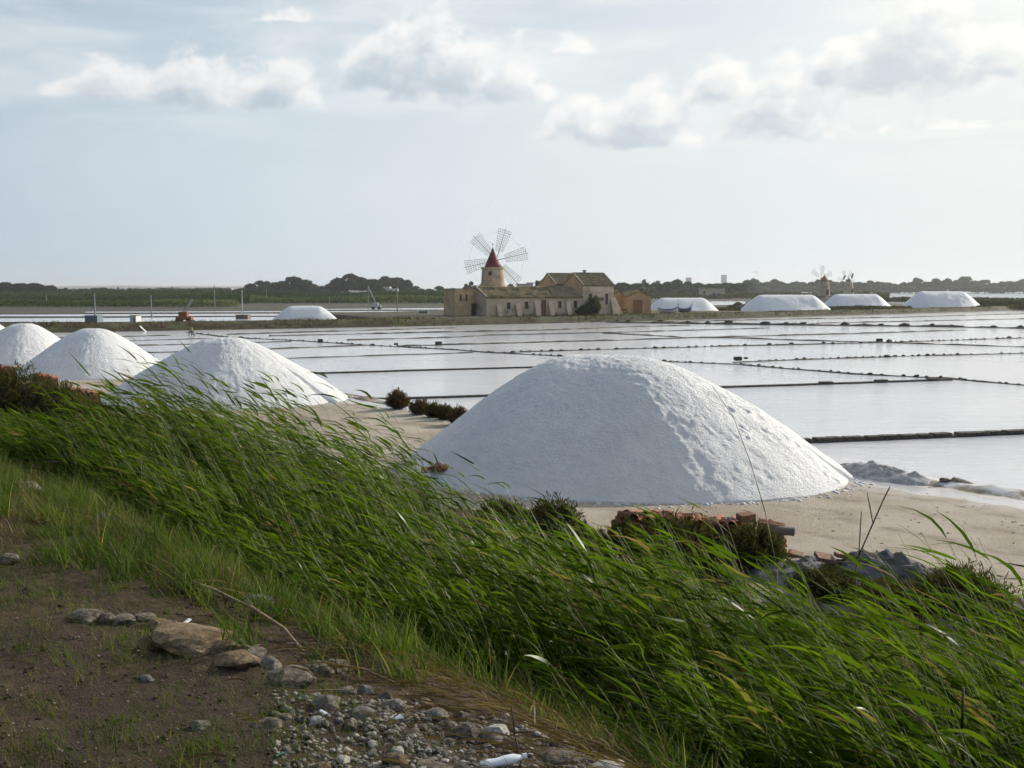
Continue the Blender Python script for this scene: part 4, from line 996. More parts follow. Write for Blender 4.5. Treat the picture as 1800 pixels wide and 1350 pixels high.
def container(px0, px1, yb, h, label, mat, roof=None, name='container', lift=0.0):
    d = (CAMZ + 0.3) * FPX / (yb - 508); x0, x1 = (px0 - 900) / FPX * d, (px1 - 900) / FPX * d; W = x1 - x0
    root = empty(name, (x0, d, -0.45 + lift)); tag(root, label, name.replace('_', ' '))
    b_ = MB(); n = 10
    b_.box(0, W, 0, 2.2, 0.15, h)
    b_.build('body', M[mat], root)
    rb_ = MB()
    for q in range(n): x = W * (q + .3) / n; rb_.box(x, x + W * .4 / n, -0.05, -0.002, 0.22, h - .1)
    rb_.build('side_ribs', M[mat], root)
    t_ = MB(); t_.box(-.06, W + .06, -.08, 2.28, h + .003, h + .09); t_.build('roof', M[roof or mat], root)
    d_ = MB(); d_.box(W * .62, W * .85, -.09, -.055, .2, h * .85); d_.build('door', M['greyframe'], root)
container(150, 172, 568.5, 1.35, 'blue-grey container behind the far bank, beside the bright pole', 'bluegrey', lift=-.15)
container(229, 240, 567.5, 1.3, 'small white cabin with dark roof on the far bank', 'white', 'roofdark', name='cabin', lift=-.15)
container(737, 752, 561.5, 1.55, 'blue-grey tank cabin left of the farmhouse', 'bluegrey', name='cabin', lift=-.15)
container(752, 770, 561.5, 0.8, 'low white trailer beside the blue-grey cabin', 'white', name='trailer', lift=-.15)
container(632, 651, 562, 1.2, 'brown hut behind the bank below the villa', 'polewood', 'roofdark', name='hut', lift=-.15)
container(415, 436, 560.5, 0.9, 'dark flat trailer left of the low far salt heap', 'greyframe', name='trailer', lift=-.15)
# wooden boat hauled up by the sheds
def boat(px, depth, L, label, zb, hullm, rz=0.1):
    root = empty('rowing_boat', ((px - 900) / FPX * depth, depth, zb), rz); tag(root, label, 'boat')
    hm = MB(); n = 12; rows = []
    for i in range(n + 1):
        u = -1 + 2 * i / n; b_ = 0.62 * max(0.02, (1 - abs(u) ** 2.4)); sh = 0.25 * abs(u) ** 3 * (1.6 if u > 0 else 1)
        rows.append([(u * L / 2, -b_, 0.62 + sh), (u * L / 2 * .96, -b_ * .75, 0.2 + sh * .6), (u * L / 2 * .9, 0, 0.02 + sh * .5), (u * L / 2 * .96, b_ * .75, 0.2 + sh * .6), (u * L / 2, b_, 0.62 + sh)])
    hm.add([p for r_ in rows for p in r_], [(i * 5 + j, (i + 1) * 5 + j, (i + 1) * 5 + j + 1, i * 5 + j + 1) for i in range(n) for j in range(4)])
    hm.build('hull', M[hullm], root, True)
    gw = MB()
    for s_ in (0, 4):
        for i in range(n): gw.bar(Vector(rows[i][s_]), Vector(rows[i + 1][s_]), 0.06, 4)
    gw.bar(Vector(rows[n][0]), Vector(rows[n][0]) + Vector((.12, .0, .45)), 0.06, 4); gw.build('gunwale', M['blue'], root)
    for u in (-0.4, 0.25): t_ = MB(); t_.box(u * L / 2 - .12, u * L / 2 + .12, -.5, .5, 0.42, 0.47); t_.build('thwart', M['polewood'], root)
boat(1173, 172, 3.2, 'white rowing boat with blue gunwale hauled up in front of the long salt heap', ZB, 'white')
boat(1203, 176, 2.2, 'small grey-blue boat lying low right of the white rowing boat', ZB, 'bluegrey', 0.05)
# motorbike-like machine between the sheds
def cart(px, depth, label):
    root = empty('hand_cart', ((px - 900) / FPX * depth, depth, ZB)); tag(root, label, 'cart')
    for sx in (-.45, .45):
        w_ = MB()
        for q in range(14):
            a0, a1 = 2 * math.pi * q / 14, 2 * math.pi * (q + 1) / 14; w_.bar((sx + .3 * math.cos(a0), 0, .3 + .3 * math.sin(a0)), (sx + .3 * math.cos(a1), 0, .3 + .3 * math.sin(a1)), .05, 5)
        w_.build('wheel', M['rubber'], root)
    b_ = MB(); b_.box(-.6, .5, -.25, .25, .45, .62).bar((.5, 0, .6), (.85, 0, .95), .04, 5).box(-.6, -.1, -.2, .2, .62, .75); b_.build('body', M['wood_d'], root)
cart(1093.5, 170.5, 'dark two-wheeled cart parked between the farmhouse and the orange shed')
# white chute and pump on the pan side of the bank
p = G(252, 581, 0.0); root = empty('chute', (p[0], p[1], -0.1), R(-20)); tag(root, 'white chute sloping down from the far bank to the pans', 'chute')
m_ = MB(); m_.add([(-.45, -.12, .62), (-.45, .12, .62), (.35, .12, 0), (.35, -.12, 0), (-.45, -.12, .56), (-.45, .12, .56), (.35, .12, -.06), (.35, -.12, -.06)], [(0, 3, 2, 1), (4, 5, 6, 7), (0, 4, 7, 3), (1, 2, 6, 5), (0, 1, 5, 4), (2, 3, 7, 6)]); m_.build('trough', M['white'], root)
m_ = MB(); m_.bar((-.4, -.14, .0), (-.4, -.14, .72), .03, 4).bar((-.4, .14, 0), (-.4, .14, .72), .03, 4); m_.build('support', M['wood_d'], root)
p = G(336, 588, 0.0); root = empty('pump', (p[0], p[1], -0.1)); tag(root, 'small dark pump on a stand where the long dyke meets the bank', 'pump')
m_ = MB(); m_.lathe([(.14, .42), (.19, .5), (.19, .72), (.1, .82)], 12); m_.build('motor', M['roofdark'], root, True)
m_ = MB(); m_.bar((-.25, 0, 0), (-.08, 0, .5), .05, 5).bar((.25, 0, 0), (.08, 0, .5), .05, 5).bar((0, .2, 0), (0, .05, .5), .05, 5); m_.build('stand', M['wood_d'], root)
m_ = MB(); m_.tube([(.1, 0, .5), (.3, -.05, .42), (.42, -.08, .1), (.45, -.1, -.05)], [.07, .07, .07, .07], 7); m_.build('outlet_pipe', M['steel'], root)

# kites and a sailing boat over the lagoon
def kite(px, py, depth, span, mat, label, tilt):
    x, z = (px - 900) / FPX * depth, CAMZ + (508 - py) / FPX * depth
    m_ = MB(); n = 12; vs = []
    for i in range(n + 1):
        a = R(-75) + R(150) * i / n; ch = 0.32 * span * math.cos(a) ** .6 + .02
        c = Vector((span * .5 * math.sin(a), 0, span * .5 * math.cos(a))); vs += [c + Vector((0, -ch / 2, 0)), c * 1.06 + Vector((0, 0, 0)), c + Vector((0, ch / 2, 0))]
    m_.add(vs, [(i * 3 + j, (i + 1) * 3 + j, (i + 1) * 3 + j + 1, i * 3 + j + 1) for i in range(n) for j in range(2)])
    o = m_.build('kite', M[mat], None, True); o.location = (x, depth, z); o.rotation_euler = (R(35), tilt, 0.5)
    tag(o, label, 'kite')
kite(1325, 482, 900, 4.2, 'kite_y', 'small yellow kite in the sky above the right-hand tree line', R(25))
kite(1482, 489, 760, 3.6, 'kite_d', 'dark curved kite just left of the grey-capped windmill', R(-55))
kite(1496, 486, 760, 4.0, 'kite_d', 'dark curved kite just right of the grey-capped windmill', R(-70))
p = D(1663, 1000, -0.3); root = empty('sailing_boat', p, 0.3); tag(root, 'tiny white sailing boat on the lagoon at the far right', 'boat')
m_ = MB(); m_.add([(-2.2, -.6, .5), (2.4, 0, .6), (-2.2, .6, .5), (-1.8, -.35, -.1), (1.6, 0, -.1), (-1.8, .35, -.1)], [(0, 1, 2), (0, 3, 4, 1), (1, 4, 5, 2), (0, 2, 5, 3), (3, 5, 4)]); m_.build('hull', M['white'], root)
m_ = MB(); m_.bar((.4, 0, .4), (.4, 0, 5.4), .06, 5).add([(.35, 0.02, .9), (-1.9, .25, 1.0), (.35, 0.02, 5.2)], [(0, 1, 2)]).add([(.5, 0.02, .9), (2.3, .1, .8), (.45, 0.02, 4.5)], [(0, 1, 2)]); m_.build('sail', M['white'], root)

# ================================================================ TREES AND SCRUB BEHIND
def cards(P, nrm, size, aspect=1.0):
    """oriented quads at P facing nrm (+jitter)"""
    n = len(P); nrm = nrm / np.linalg.norm(nrm, axis=1)[:, None]
    r = rng.normal(size=(n, 3)); a = np.cross(nrm, r); a /= np.linalg.norm(a, axis=1)[:, None]; b = np.cross(nrm, a)
    sz = size[:, None]; a = a * sz; b = b * sz * aspect
    V = np.stack([P - a, P + b * 0.55 - a * .1, P + a, P - b * 0.55 + a * .1], 1).reshape(-1, 3)
    return V, np.arange(n * 4).reshape(n, 4)
def crown_mesh(name, rx, rz, nl, ncards, card, dome=0.5, seed=0, ragged=0.35):
    global rng
    r_ = np.random.default_rng(seed); P = []; Nn = []; T = []
    for k in range(nl):
        th = r_.random() * 2 * math.pi; rr = math.sqrt(r_.random()) * 0.80; zz = (1 - rr ** 2) * dome + r_.uniform(-.75, .15)
        c = np.array([rr * math.cos(th) * rx, rr * math.sin(th) * rx, zz * rz]); lr = rx * r_.uniform(.22, .40)
        m = ncards // nl; v = r_.normal(size=(m, 3)); v /= np.linalg.norm(v, axis=1)[:, None]; v[:, 2] = np.where(v[:, 2] < -.35, -v[:, 2], v[:, 2])
        P.append(c + v * np.array([lr, lr, lr * .62]) * (1 - ragged * r_.random((m, 1)) ** 2)); Nn.append(v + r_.normal(size=(m, 3)) * .5)
        T.append(np.clip(np.full(m, r_.random() * .5) + r_.random(m) * .45, 0, 1))
    P = np.concatenate(P); Nn = np.concatenate(Nn); T = np.concatenate(T)
    V, F = cards(P, Nn, card * (0.6 + 0.8 * r_.random(len(P))))
    return np_mesh(name, V, F, False, {'tint': np.repeat(T, 4)})
PINES = [crown_mesh('pine_crown', 1.0, 0.62, 18, 3600, 0.10, 0.55, 60 + k) for k in range(4)]
for me in PINES: me.materials.append(M['pine'])
SCRUBS = [crown_mesh('scrub_crown', 1.0, 0.8, 14, 2200, 0.11, 0.5, 80 + k) for k in range(3)]
for me in SCRUBS: me.materials.append(M['scrub'])
def trunk_mesh(seed):
    r_ = random.Random(seed); m_ = MB(); q = r_.uniform(-.05, .05)
    m_.tube([(0, 0, 0), (q, 0, .3), (q * 1.5, q, .62)], [.05, .038, .03], 6)
    for k in range(5):
        a = r_.uniform(0, 6.3); m_.tube([(q, 0, .3 + .06 * k), (.25 * math.cos(a), .25 * math.sin(a), .62), (.5 * math.cos(a), .5 * math.sin(a), .74)], [.022, .014, .007], 4)
    me = m_.mesh('trunk'); me.materials.append(M['bark']); return me
TRUNKS = [trunk_mesh(k) for k in range(3)]
def tree(px, depth, ytop, wpx, label, group, kind='pine', low=0.35, zb=-0.45, name='pine_tree'):
    x = (px - 900) / FPX * depth; h = CAMZ - zb - (ytop - 508) / FPX * depth; rx = wpx / 2 / FPX * depth
    root = empty(name, (x, depth, zb), random.uniform(0, 6)); tag(root, label, 'tree', group)
    crown_h = h * (1 - low)
    t_ = child('trunk', random.choice(TRUNKS), root, (0, 0, 0), (0, 0, 0), (h * .9, h * .9, h * 1.0))
    rzz = crown_h / (1.2 if kind == 'pine' else 1.35)
    child('crown', random.choice(PINES if kind == 'pine' else SCRUBS), root, (0, 0, h - rzz * 0.74), (0, 0, random.uniform(0, 6)), (rx, rx, rzz * 1.05))
    return root
GP = 'umbrella pines left of the windmill'
tree(38, 640, 491, 85, 'broad pine crown at the far left edge of the skyline', GP, low=.08)
tree(76, 660, 498, 60, 'lower pine crown sloping down right of the far left pine', GP, low=.08)
tree(2, 650, 495, 66, 'pine crown cut by the left edge of the picture', GP, low=.08)
for (px, yt, w_, lab) in ((455, 494, 48, 'pine with ragged top, first of the left pine clump'), (484, 491.5, 50, 'pine second from the left in the left pine clump'), (522, 486.5, 74, 'tallest rounded pine of the left pine clump'), (556, 500, 44, 'low pine at the right end of the left pine clump'),
                     (613, 481.5, 70, 'rounded dark pine left of the villa'), (655, 484.5, 62, 'pine directly above the villa'), (690, 481.5, 66, 'wide umbrella pine right above the villa'), (708, 489, 40, 'outer right limb-like pine beside the villa')):
    tree(px, 700 + random.uniform(-30, 40), yt - 2.0, w_ * 1.04, lab, GP, low=0.12)
for (px, yt, w_) in ((110, 508, 46), (150, 507, 44), (186, 506, 50), (205, 507, 34), (240, 509, 36), (300, 508, 30), (345, 508, 36), (395, 507, 36), (430, 505, 40), (575, 507, 30), (735, 501, 34), (752, 506, 30), (772, 503, 34), (800, 506, 36), (828, 494, 26), (846, 500, 26), (900, 497, 22), (835, 502, 30), (788, 508, 30)):
    tree(px, 640 + random.uniform(-60, 60), yt, w_, ('small dark bushy tree between the pines and the windmill' if px > 410 else 'low dark bushy tree on the skyline left of the pines'), 'bushy trees near the windmill', 'scrub', 0.08, name='bushy_tree')
tree(957, 420, 484.5, 30, 'round dark tree directly behind the farmhouse gables', 'bushy trees near the windmill', 'scrub', 0.1, name='bushy_tree')
tree(943, 440, 494, 18, 'small tree left of the round tree behind the farmhouse', 'bushy trees near the windmill', 'scrub', 0.1, name='bushy_tree')
GR = 'far tree line across the lagoon'
xs_ = list(np.arange(1085, 1870, 17.0))
for k, px in enumerate(xs_):
    px = px + random.uniform(-5, 5)
    prof = np.interp(px, [1080, 1110, 1180, 1250, 1300, 1360, 1385, 1410, 1450, 1500, 1560, 1585, 1600, 1640, 1690, 1740, 1800, 1870], [493, 494, 492, 493, 490, 489, 497, 489, 488, 491, 493, 495, 490, 489, 484, 491, 488, 490])
    dpt = np.interp(px, [1080, 1290, 1330, 1870], [620, 760, 1180, 1250])
    tree(px, dpt + random.uniform(-40, 40), prof + random.uniform(-1.2, 2.0), random.uniform(30, 46), 'dark green tree in the continuous far tree line on the right', GR, 'pine' if random.random() < .75 else 'scrub', 0.06)
for k in range(34):
    px = 1095 + k * 23 + random.uniform(-8, 8); dpt = np.interp(px, [1080, 1290, 1330, 1870], [560, 700, 1120, 1190])
    tree(px, dpt, random.uniform(499, 504), random.uniform(24, 40), 'low bushy tree filling the foot of the far tree line', GR, 'scrub', 0.02, name='bushy_tree')
# lone thin pines with bare trunks
for (px, yt) in ((1132, 488), (1155, 491)):
    tree(px, 900, yt, 9, 'thin tall pine standing above the tree line right of the farmhouse', 'thin pines above the tree line', 'pine', 0.55)

# reed field and scrub band on the left: one mass
def scrub_band(name, rects, label, mat, seed, size=0.55):
    r_ = np.random.default_rng(seed); Ps = []; Ns = []; Ts = []; Sz = []
    for (px0, px1, d0, d1, hh, n, tb) in rects:
        dd = d0 + (d1 - d0) * r_.random(n); px = px0 + (px1 - px0) * r_.random(n); x = (px - 900) / FPX * dd
        hmax = hh * (0.45 + 0.75 * np.clip(fbm(x * 0.05, dd * 0.03, 4, seed) + .5, 0, 1.1)); z = -0.45 + hmax * r_.random(n) ** .45
        Ps.append(np.column_stack([x, dd, z])); Ns.append(np.column_stack([r_.normal(size=n), r_.normal(size=n) - .6, r_.normal(size=n) + .6])); Ts.append(np.clip(tb + fbm(x * .03, dd * .02, 3, seed + 5) * .5 + (r_.random(n) - .5) * .4, 0, 1)); Sz.append(size * dd / 450 * (0.5 + r_.random(n)))
    V, F = cards(np.concatenate(Ps), np.concatenate(Ns), np.concatenate(Sz))
    o = link(name, np_mesh(name, V, F, False, {'tint': np.repeat(np.concatenate(Ts), 4)}), mat); tag(o, label, 'scrub', kind='stuff')
scrub_band('scrub', [(-120, 800, 430, 620, 3.4, 30000, .35), (-120, 420, 300, 345, 1.7, 14000, .9), (60, 440, 345, 430, 2.7, 12000, .30), (430, 800, 380, 430, 2.2, 12000, .85), (-120, 430, 640, 900, 4.6, 12000, .3)], 'green scrub and reed field on the far side of the flats', M['scrub'], 5)
scrub_band('scrub', [(1090, 1560, 520, 700, 2.6, 9000, .4), (1300, 1420, 240, 275, 1.5, 3000, .35), (1225, 1300, 215, 240, 1.2, 3500, .45), (1440, 1600, 228, 250, 1.3, 4500, .45), (1600, 1880, 290, 330, 1.5, 5000, .3), (1715, 1880, 238, 258, 1.3, 4000, .35), (1500, 1880, 400, 440, 1.6, 5000, .2)], 'low dark scrub on the flats behind the right-hand salt heaps', M['shrub'], 6, 0.6)
# brown brushwood heap between the long salt heaps
lump('brushwood_pile', D(1297, 235, -0.45), 4.4, 2.0, 2.6, 0, M['dyke'], 'dark brown brushwood pile between two long salt heaps', 'brushwood pile', 91, n=40, amp=0.3)

# ================================================================ SHRUBS NEAR
def shrub(c, rad, h, label, mat, n=2600, leaf=0.03, group=None, spiky=0.6, name='shrub', seed=0, wind=-0.2):
    r_ = np.random.default_rng(seed + 500)
    root = empty(name, (c[0], c[1], c[2])); tag(root, label, 'shrub', group)
    # woody stems
    m_ = MB()
    tips = []
    for k in range(22):
        a = r_.random() * 6.28; q = math.sqrt(r_.random()) * .85; tip = Vector((rad * q * math.cos(a), rad * q * math.sin(a), h * (1 - .5 * q * q) * (.7 + .4 * r_.random())))
        m_.tube([(0.25 * tip.x, 0.25 * tip.y, -.05), (tip.x * .6, tip.y * .6, tip.z * .55), tuple(tip)], [.014, .009, .004], 4); tips.append(np.array(tip))
    m_.build('stems', M['darkstem'], root)
    tips = np.array(tips); nt_ = 130
    ang = r_.random(nt_) * 6.28; q = np.sqrt(r_.random(nt_)) * .95
    tp = np.column_stack([rad * q * np.cos(ang), rad * q * np.sin(ang), h * (1 - .62 * q ** 2) * (.62 + .5 * r_.random(nt_))])
    i = r_.integers(0, nt_, n); f = r_.random(n) ** .6
    base = tp[i] * np.column_stack([.35 + .65 * f, .35 + .65 * f, f]) + r_.normal(size=(n, 3)) * .02 + r_.normal(size=(n, 3)) * rad * .05
    base[:, 2] = np.maximum(base[:, 2], .01)
    d = tp[i] / np.linalg.norm(tp[i], axis=1)[:, None] * spiky + r_.normal(size=(n, 3)) * .55 + np.array([wind, 0, .35]); d /= np.linalg.norm(d, axis=1)[:, None]
    L = leaf * (1.2 + 2.0 * r_.random(n)); sd = np.cross(d, r_.normal(size=(n, 3))); sd /= np.linalg.norm(sd, axis=1)[:, None]
    V0 = np.stack([base, base + d * (L * .5)[:, None], base + d * L[:, None]], 1); W = np.stack([sd * (leaf * .16), sd * (leaf * .26), sd * (leaf * .05)], 1)
    strips('foliage', V0, W, mat, tint=np.clip(.25 + .45 * f + (r_.random(n) - .5) * .5, 0, 1), parent=root)
    return root
GS = 'low shrubs along the edge of the near pan'
for k, (px, py, w_, hgt, lab, mt) in enumerate(((700, 719, 44, 27, 'tallest reddish-brown shrub at the pan edge, left end of the row', 'shrub_r'), (738, 728, 38, 20, 'brown shrub second in the row at the pan edge', 'shrub_r'), (764, 733, 36, 18, 'olive low shrub in the middle of the pan-edge row', 'shrub'), (784, 737, 34, 18, 'olive-green shrub fourth in the pan-edge row', 'shrub'), (808, 747, 44, 24, 'dark shrub touching the silhouette of the large heap', 'shrub_r'))):
    p = G(px, py, 0.0); k_ = FPX / p[1]
    shrub(p, w_ / 2 / k_, hgt / k_ * 1.25, lab, M[mt], 2600, .055, GS, seed=k)
p = G(972, 952, 0.0); shrub(p, 0.62, 0.78, 'dark bush between the reeds and the foot of the large heap', M['shrub'], 5200, .045, seed=12)
p = G(1180, 985, 0.0); shrub(p, 0.95, 0.72, 'dark bush growing against the left part of the tile stack', M['shrub'], 5200, .04, seed=14)
p = G(1320, 1000, 0.0); shrub(p, 0.62, 0.70, 'olive bush growing against the right part of the tile stack', M['shrub'], 4600, .04, seed=15)
p = G(1100, 975, 0.0); shrub(p, 0.45, 0.55, 'small dark bush at the left corner of the tile stack', M['shrub'], 3200, .04, seed=16)
p = G(1690, 1085, 0.0); shrub(p, 0.75, 0.75, 'dark olive bush behind the reeds at the right, below the spoil mound', M['shrub'], 5200, .04, seed=17)
p = G(35, 735, 0.0); shrub(p, 1.5, 1.75, 'large dark bush at the left edge in front of the salt heaps', M['shrub'], 9000, .07, seed=18)
p = G(95, 742, 0.0); shrub(p, 1.15, 1.35, 'dark rounded bush right of the large left-edge bush', M['shrub'], 7000, .065, seed=19)
p = G(150, 752, 0.0); shrub(p, 1.0, 0.95, 'brownish bush at the end of the left tile stacks', M['shrub_r'], 6000, .06, seed=20)
for k, (px, py, rd, hh, lab) in enumerate(((1455, 1050, .6, .42, 'low dark brush at the left foot of the spoil mound'), (1570, 1075, .65, .40, 'low dark brush in front of the spoil mound'), (1040, 968, .5, .36, 'low brush left of the tile stack, below the large heap'), (880, 915, .55, .40, 'low brush near the left foot of the large heap'), (1770, 1120, .7, .5, 'dark brush at the right edge behind the reeds'), (1250, 1010, .6, .4, 'low brush in front of the middle of the tile stack'))):
    p = G(px, py, 0.0); shrub((p[0], p[1], float(terrain(p[0], p[1])) - .03), rd, hh, lab, M['shrub'], 4200, .04, 'low brush between reeds and yard', seed=40 + k, spiky=.35)
# bush in front of the farmhouse
q = P0 + hx * 16.9 - hy * 1.2; shrub((q[0], q[1], ZB), 1.15, 2.7, 'dark fig-like bush against the two-storey end of the farmhouse', M['scrub'], 4200, .16, seed=21)
q = P0 + hx * 15.2 - hy * 1.2; shrub((q[0], q[1], ZB), 1.1, 1.2, 'lower dark bush left of the tall bush at the farmhouse wall', M['scrub'], 3000, .15, seed=22)

# ================================================================ ROOF TILE STACKS
def tile_mesh(name, L=0.42, r0=0.095, r1=0.075, th=0.014, n=7):
    m_ = MB(); vs = []
    for (x, r) in ((-L / 2, r0), (L / 2, r1)):
        for k in range(n): a = math.pi * k / (n - 1); vs.append((x, r * math.cos(a), r * math.sin(a)))
        for k in range(n): a = math.pi * k / (n - 1); vs.append((x, (r - th) * math.cos(a), (r - th) * math.sin(a)))
    o, i_, O, I = 0, n, 2 * n, 3 * n; fs = []
    for k in range(n - 1): fs += [(o + k, O + k, O + k + 1, o + k + 1), (i_ + k, i_ + k + 1, I + k + 1, I + k), (o + k, o + k + 1, i_ + k + 1, i_ + k), (O + k, I + k, I + k + 1, O + k + 1)]
    fs += [(o, i_, I, O), (o + n - 1, O + n - 1, I + n - 1, i_ + n - 1)]
    m_.add(vs, fs); return m_.mesh(name, False)
TILES = []
for mt in ('terra', 'terra', 'terra2'):
    me = tile_mesh('tile'); me.materials.append(M[mt]); TILES.append(me)
def tile_stack(a, b, label, rows=2, upright=True, top=12, flat_end=0, pitch=0.06, courses=1):
    a, b = np.array(a[:2]), np.array(b[:2]); Ln = np.linalg.norm(b - a); ang = math.atan2(*(b - a)[::-1]); z = float(terrain(*a))
    root = empty('roof_tile_stack', (a[0], a[1], z), ang); tag(root, label, 'tile stack', 'stacks of old roof tiles along the yard')
    n = int(Ln / pitch)
    for c in range(courses):
        for r_ in range(rows):
            for k in range(n):
                lean = random.uniform(-.12, .12) + .06
                child('tile', random.choice(TILES), root, (k * pitch, r_ * 0.21 + random.uniform(-.015, .015), 0.20 + c * 0.40 + random.uniform(-.02, .02)), (random.uniform(-.05, .05), -math.pi / 2 + lean, random.uniform(-.06, .06)), (1, 1, 1))
    H = 0.41 * courses
    for k in range(top):
        child('tile', random.choice(TILES), root, (random.uniform(0.05, .95) * Ln, random.uniform(-.05, .05) + random.choice((0.0, .2)), H + random.uniform(0.0, .05)), (random.uniform(-.25, .25), random.uniform(-.15, .15), random.choice((math.pi / 2, math.pi / 2, 0)) + random.uniform(-.35, .35)), (1, 1, 1))
    for k in range(flat_end):
        child('tile', random.choice(TILES), root, (Ln + .23 + random.uniform(-.03, .03), (k % 2) * .2 + random.uniform(-.02, .02), 0.02 + (k // 2) * 0.07), (random.uniform(-.05, .05), random.uniform(-.06, .06), random.uniform(-.22, .22)), (1, 1, 1))
    return root
TL, TR = G(1092, 962, 0.0), G(1356, 983, 0.0)
tile_stack((TL[0] - .1, TL[1]), (TR[0] - .25, TR[1]), 'long stack of red roof tiles overgrown with bushes before the large heap', 2, True, 60, 14, 0.052).scale.z = 1.2
p = G(1277, 930, 0.0)
a_ = np.array(TL[:2]); b_ = np.array(TR[:2]); q = a_ + (b_ - a_) * 0.70
m_ = MB(); m_.lathe([(.028, 0), (.04, .11), (.043, .112), (.038, .105), (.027, .006)], 14); o = m_.build('plastic_cup', M['plastic'], None, True); o.location = (q[0], q[1] - .02, 0.60); o.rotation_euler = (R(62), 0, R(20)); tag(o, 'small white plastic cup lying on the tile stack', 'cup')
m_ = MB(); n_ = 12
m_.lathe([(.075, 0), (.075, .5), (.055, .5), (.055, 0)], 14, cap=False); o = m_.build('clay_pipe', M['greyframe'], None, True); o.location = (TR[0] - .15, TR[1] - .05, .52); o.rotation_euler = (R(90), R(4), R(70)); tag(o, 'short grey pipe on top of the right end of the tile stack', 'pipe')
m_ = MB(); m_.box(-.13, .13, -.1, .1, 0, .17); o = m_.build('clay_block', M['terra2'], None); q = a_ + (b_ - a_) * 0.84; o.location = (q[0], q[1] + .1, .56); o.rotation_euler = (0.1, -.08, .4); tag(o, 'brownish clay block sitting upright on the tile stack', 'block')
p = G(745, 842, 0.0); q = G(792, 850, 0.0); tile_stack(p, (q[0], q[1]), 'small tile stack at the left foot of the large heap', 2, True, 10, 8, 0.055, courses=1).location.z -= .12
for (u, v, lab) in (((120, 724), (165, 734), 'tile stack behind the reddish left bush, nearest of the left ones'), ((62, 694), (92, 700), 'orange tile stack right of the large left bush'), ((-15, 674), (20, 680), 'tile stack at the left picture edge before the fourth heap')):
    p, q = G(*u, 0.0), G(*v, 0.0); tile_stack(p, (q[0], q[1]), lab, 2, True, 16, 8, 0.07, courses=2)
# spoil mound and broken tiles
lump('spoil_mound', G(1545, 1035, 0.0)[:2], 2.2, 0.95, 0.70, R(-28), M['mound'], 'grey lumpy spoil mound behind the reeds right of the tile stack', 'mound', 61, n=110, amp=0.55)
for k, (px, py, sx, z) in enumerate(((1570, 992, .60, .42), (1665, 1006, .45, .33), (1690, 1012, .35, .30), (1450, 978, .35, .48), (1482, 975, .3, .5), (1398, 972, .35, .05))):
    d_ = ray(px, py); t_ = (z - CAMZ) / d_[2]
    m_ = MB(); m_.box(-.5, .5, -.14, .14, -.03, .03); me = m_.mesh('brick_slab'); me.materials.append(M['terra2'])
    gz = max(z - .02, 0); sx *= .75
    o = child('clay_slab', me, None, (d_[0] * t_, d_[1] * t_, gz), (random.uniform(-.3, .3), .18, random.uniform(-.6, .1)), (sx, 1, 1))
    tag(o, ['longest broken red clay slab leaning on the spoil mound', 'red clay fragment at the right end of the spoil mound', 'small dark red fragment beside it at the mound end', 'flat red fragment on the left crest of the spoil mound', 'small red fragment on top of the spoil mound', 'red fragment fallen from the end of the tile stack'][k], 'clay slab')

# ================================================================ FOREGROUND BANK: stones, litter
ROCKS = [rock_mesh('rock', 700 + k, 0.7, 3) for k in range(6)]
ROCKS_O = [me.copy() for me in ROCKS]; ROCKS_P = [me.copy() for me in ROCKS]; ROCKS_L = [me.copy() for me in ROCKS]
for lst, mt in ((ROCKS, 'grey'), (ROCKS_O, 'ochre'), (ROCKS_P, 'pale'), (ROCKS_L, 'limestone')):
    for me in lst: me.materials.append(M[mt])
def rock(px, py, wpx, hpx, lst, label, group=None, rot=None, k=0):
    p = hit(px, py + hpx * 0.35); sc_ = np.linalg.norm(p[:2]) / FPX; w_ = wpx * sc_ * .95; h_ = hpx * sc_ * 1.1
    me = lst[k % 6]
    return solo('rock', me, (p[0], p[1], p[2] + h_ * .02), (random.uniform(-.15, .15), random.uniform(-.15, .15), random.uniform(-.35, .35) if rot is None else rot), (w_ * 1.1, w_ * 0.8, h_ * 1.1), label, 'rock', group)
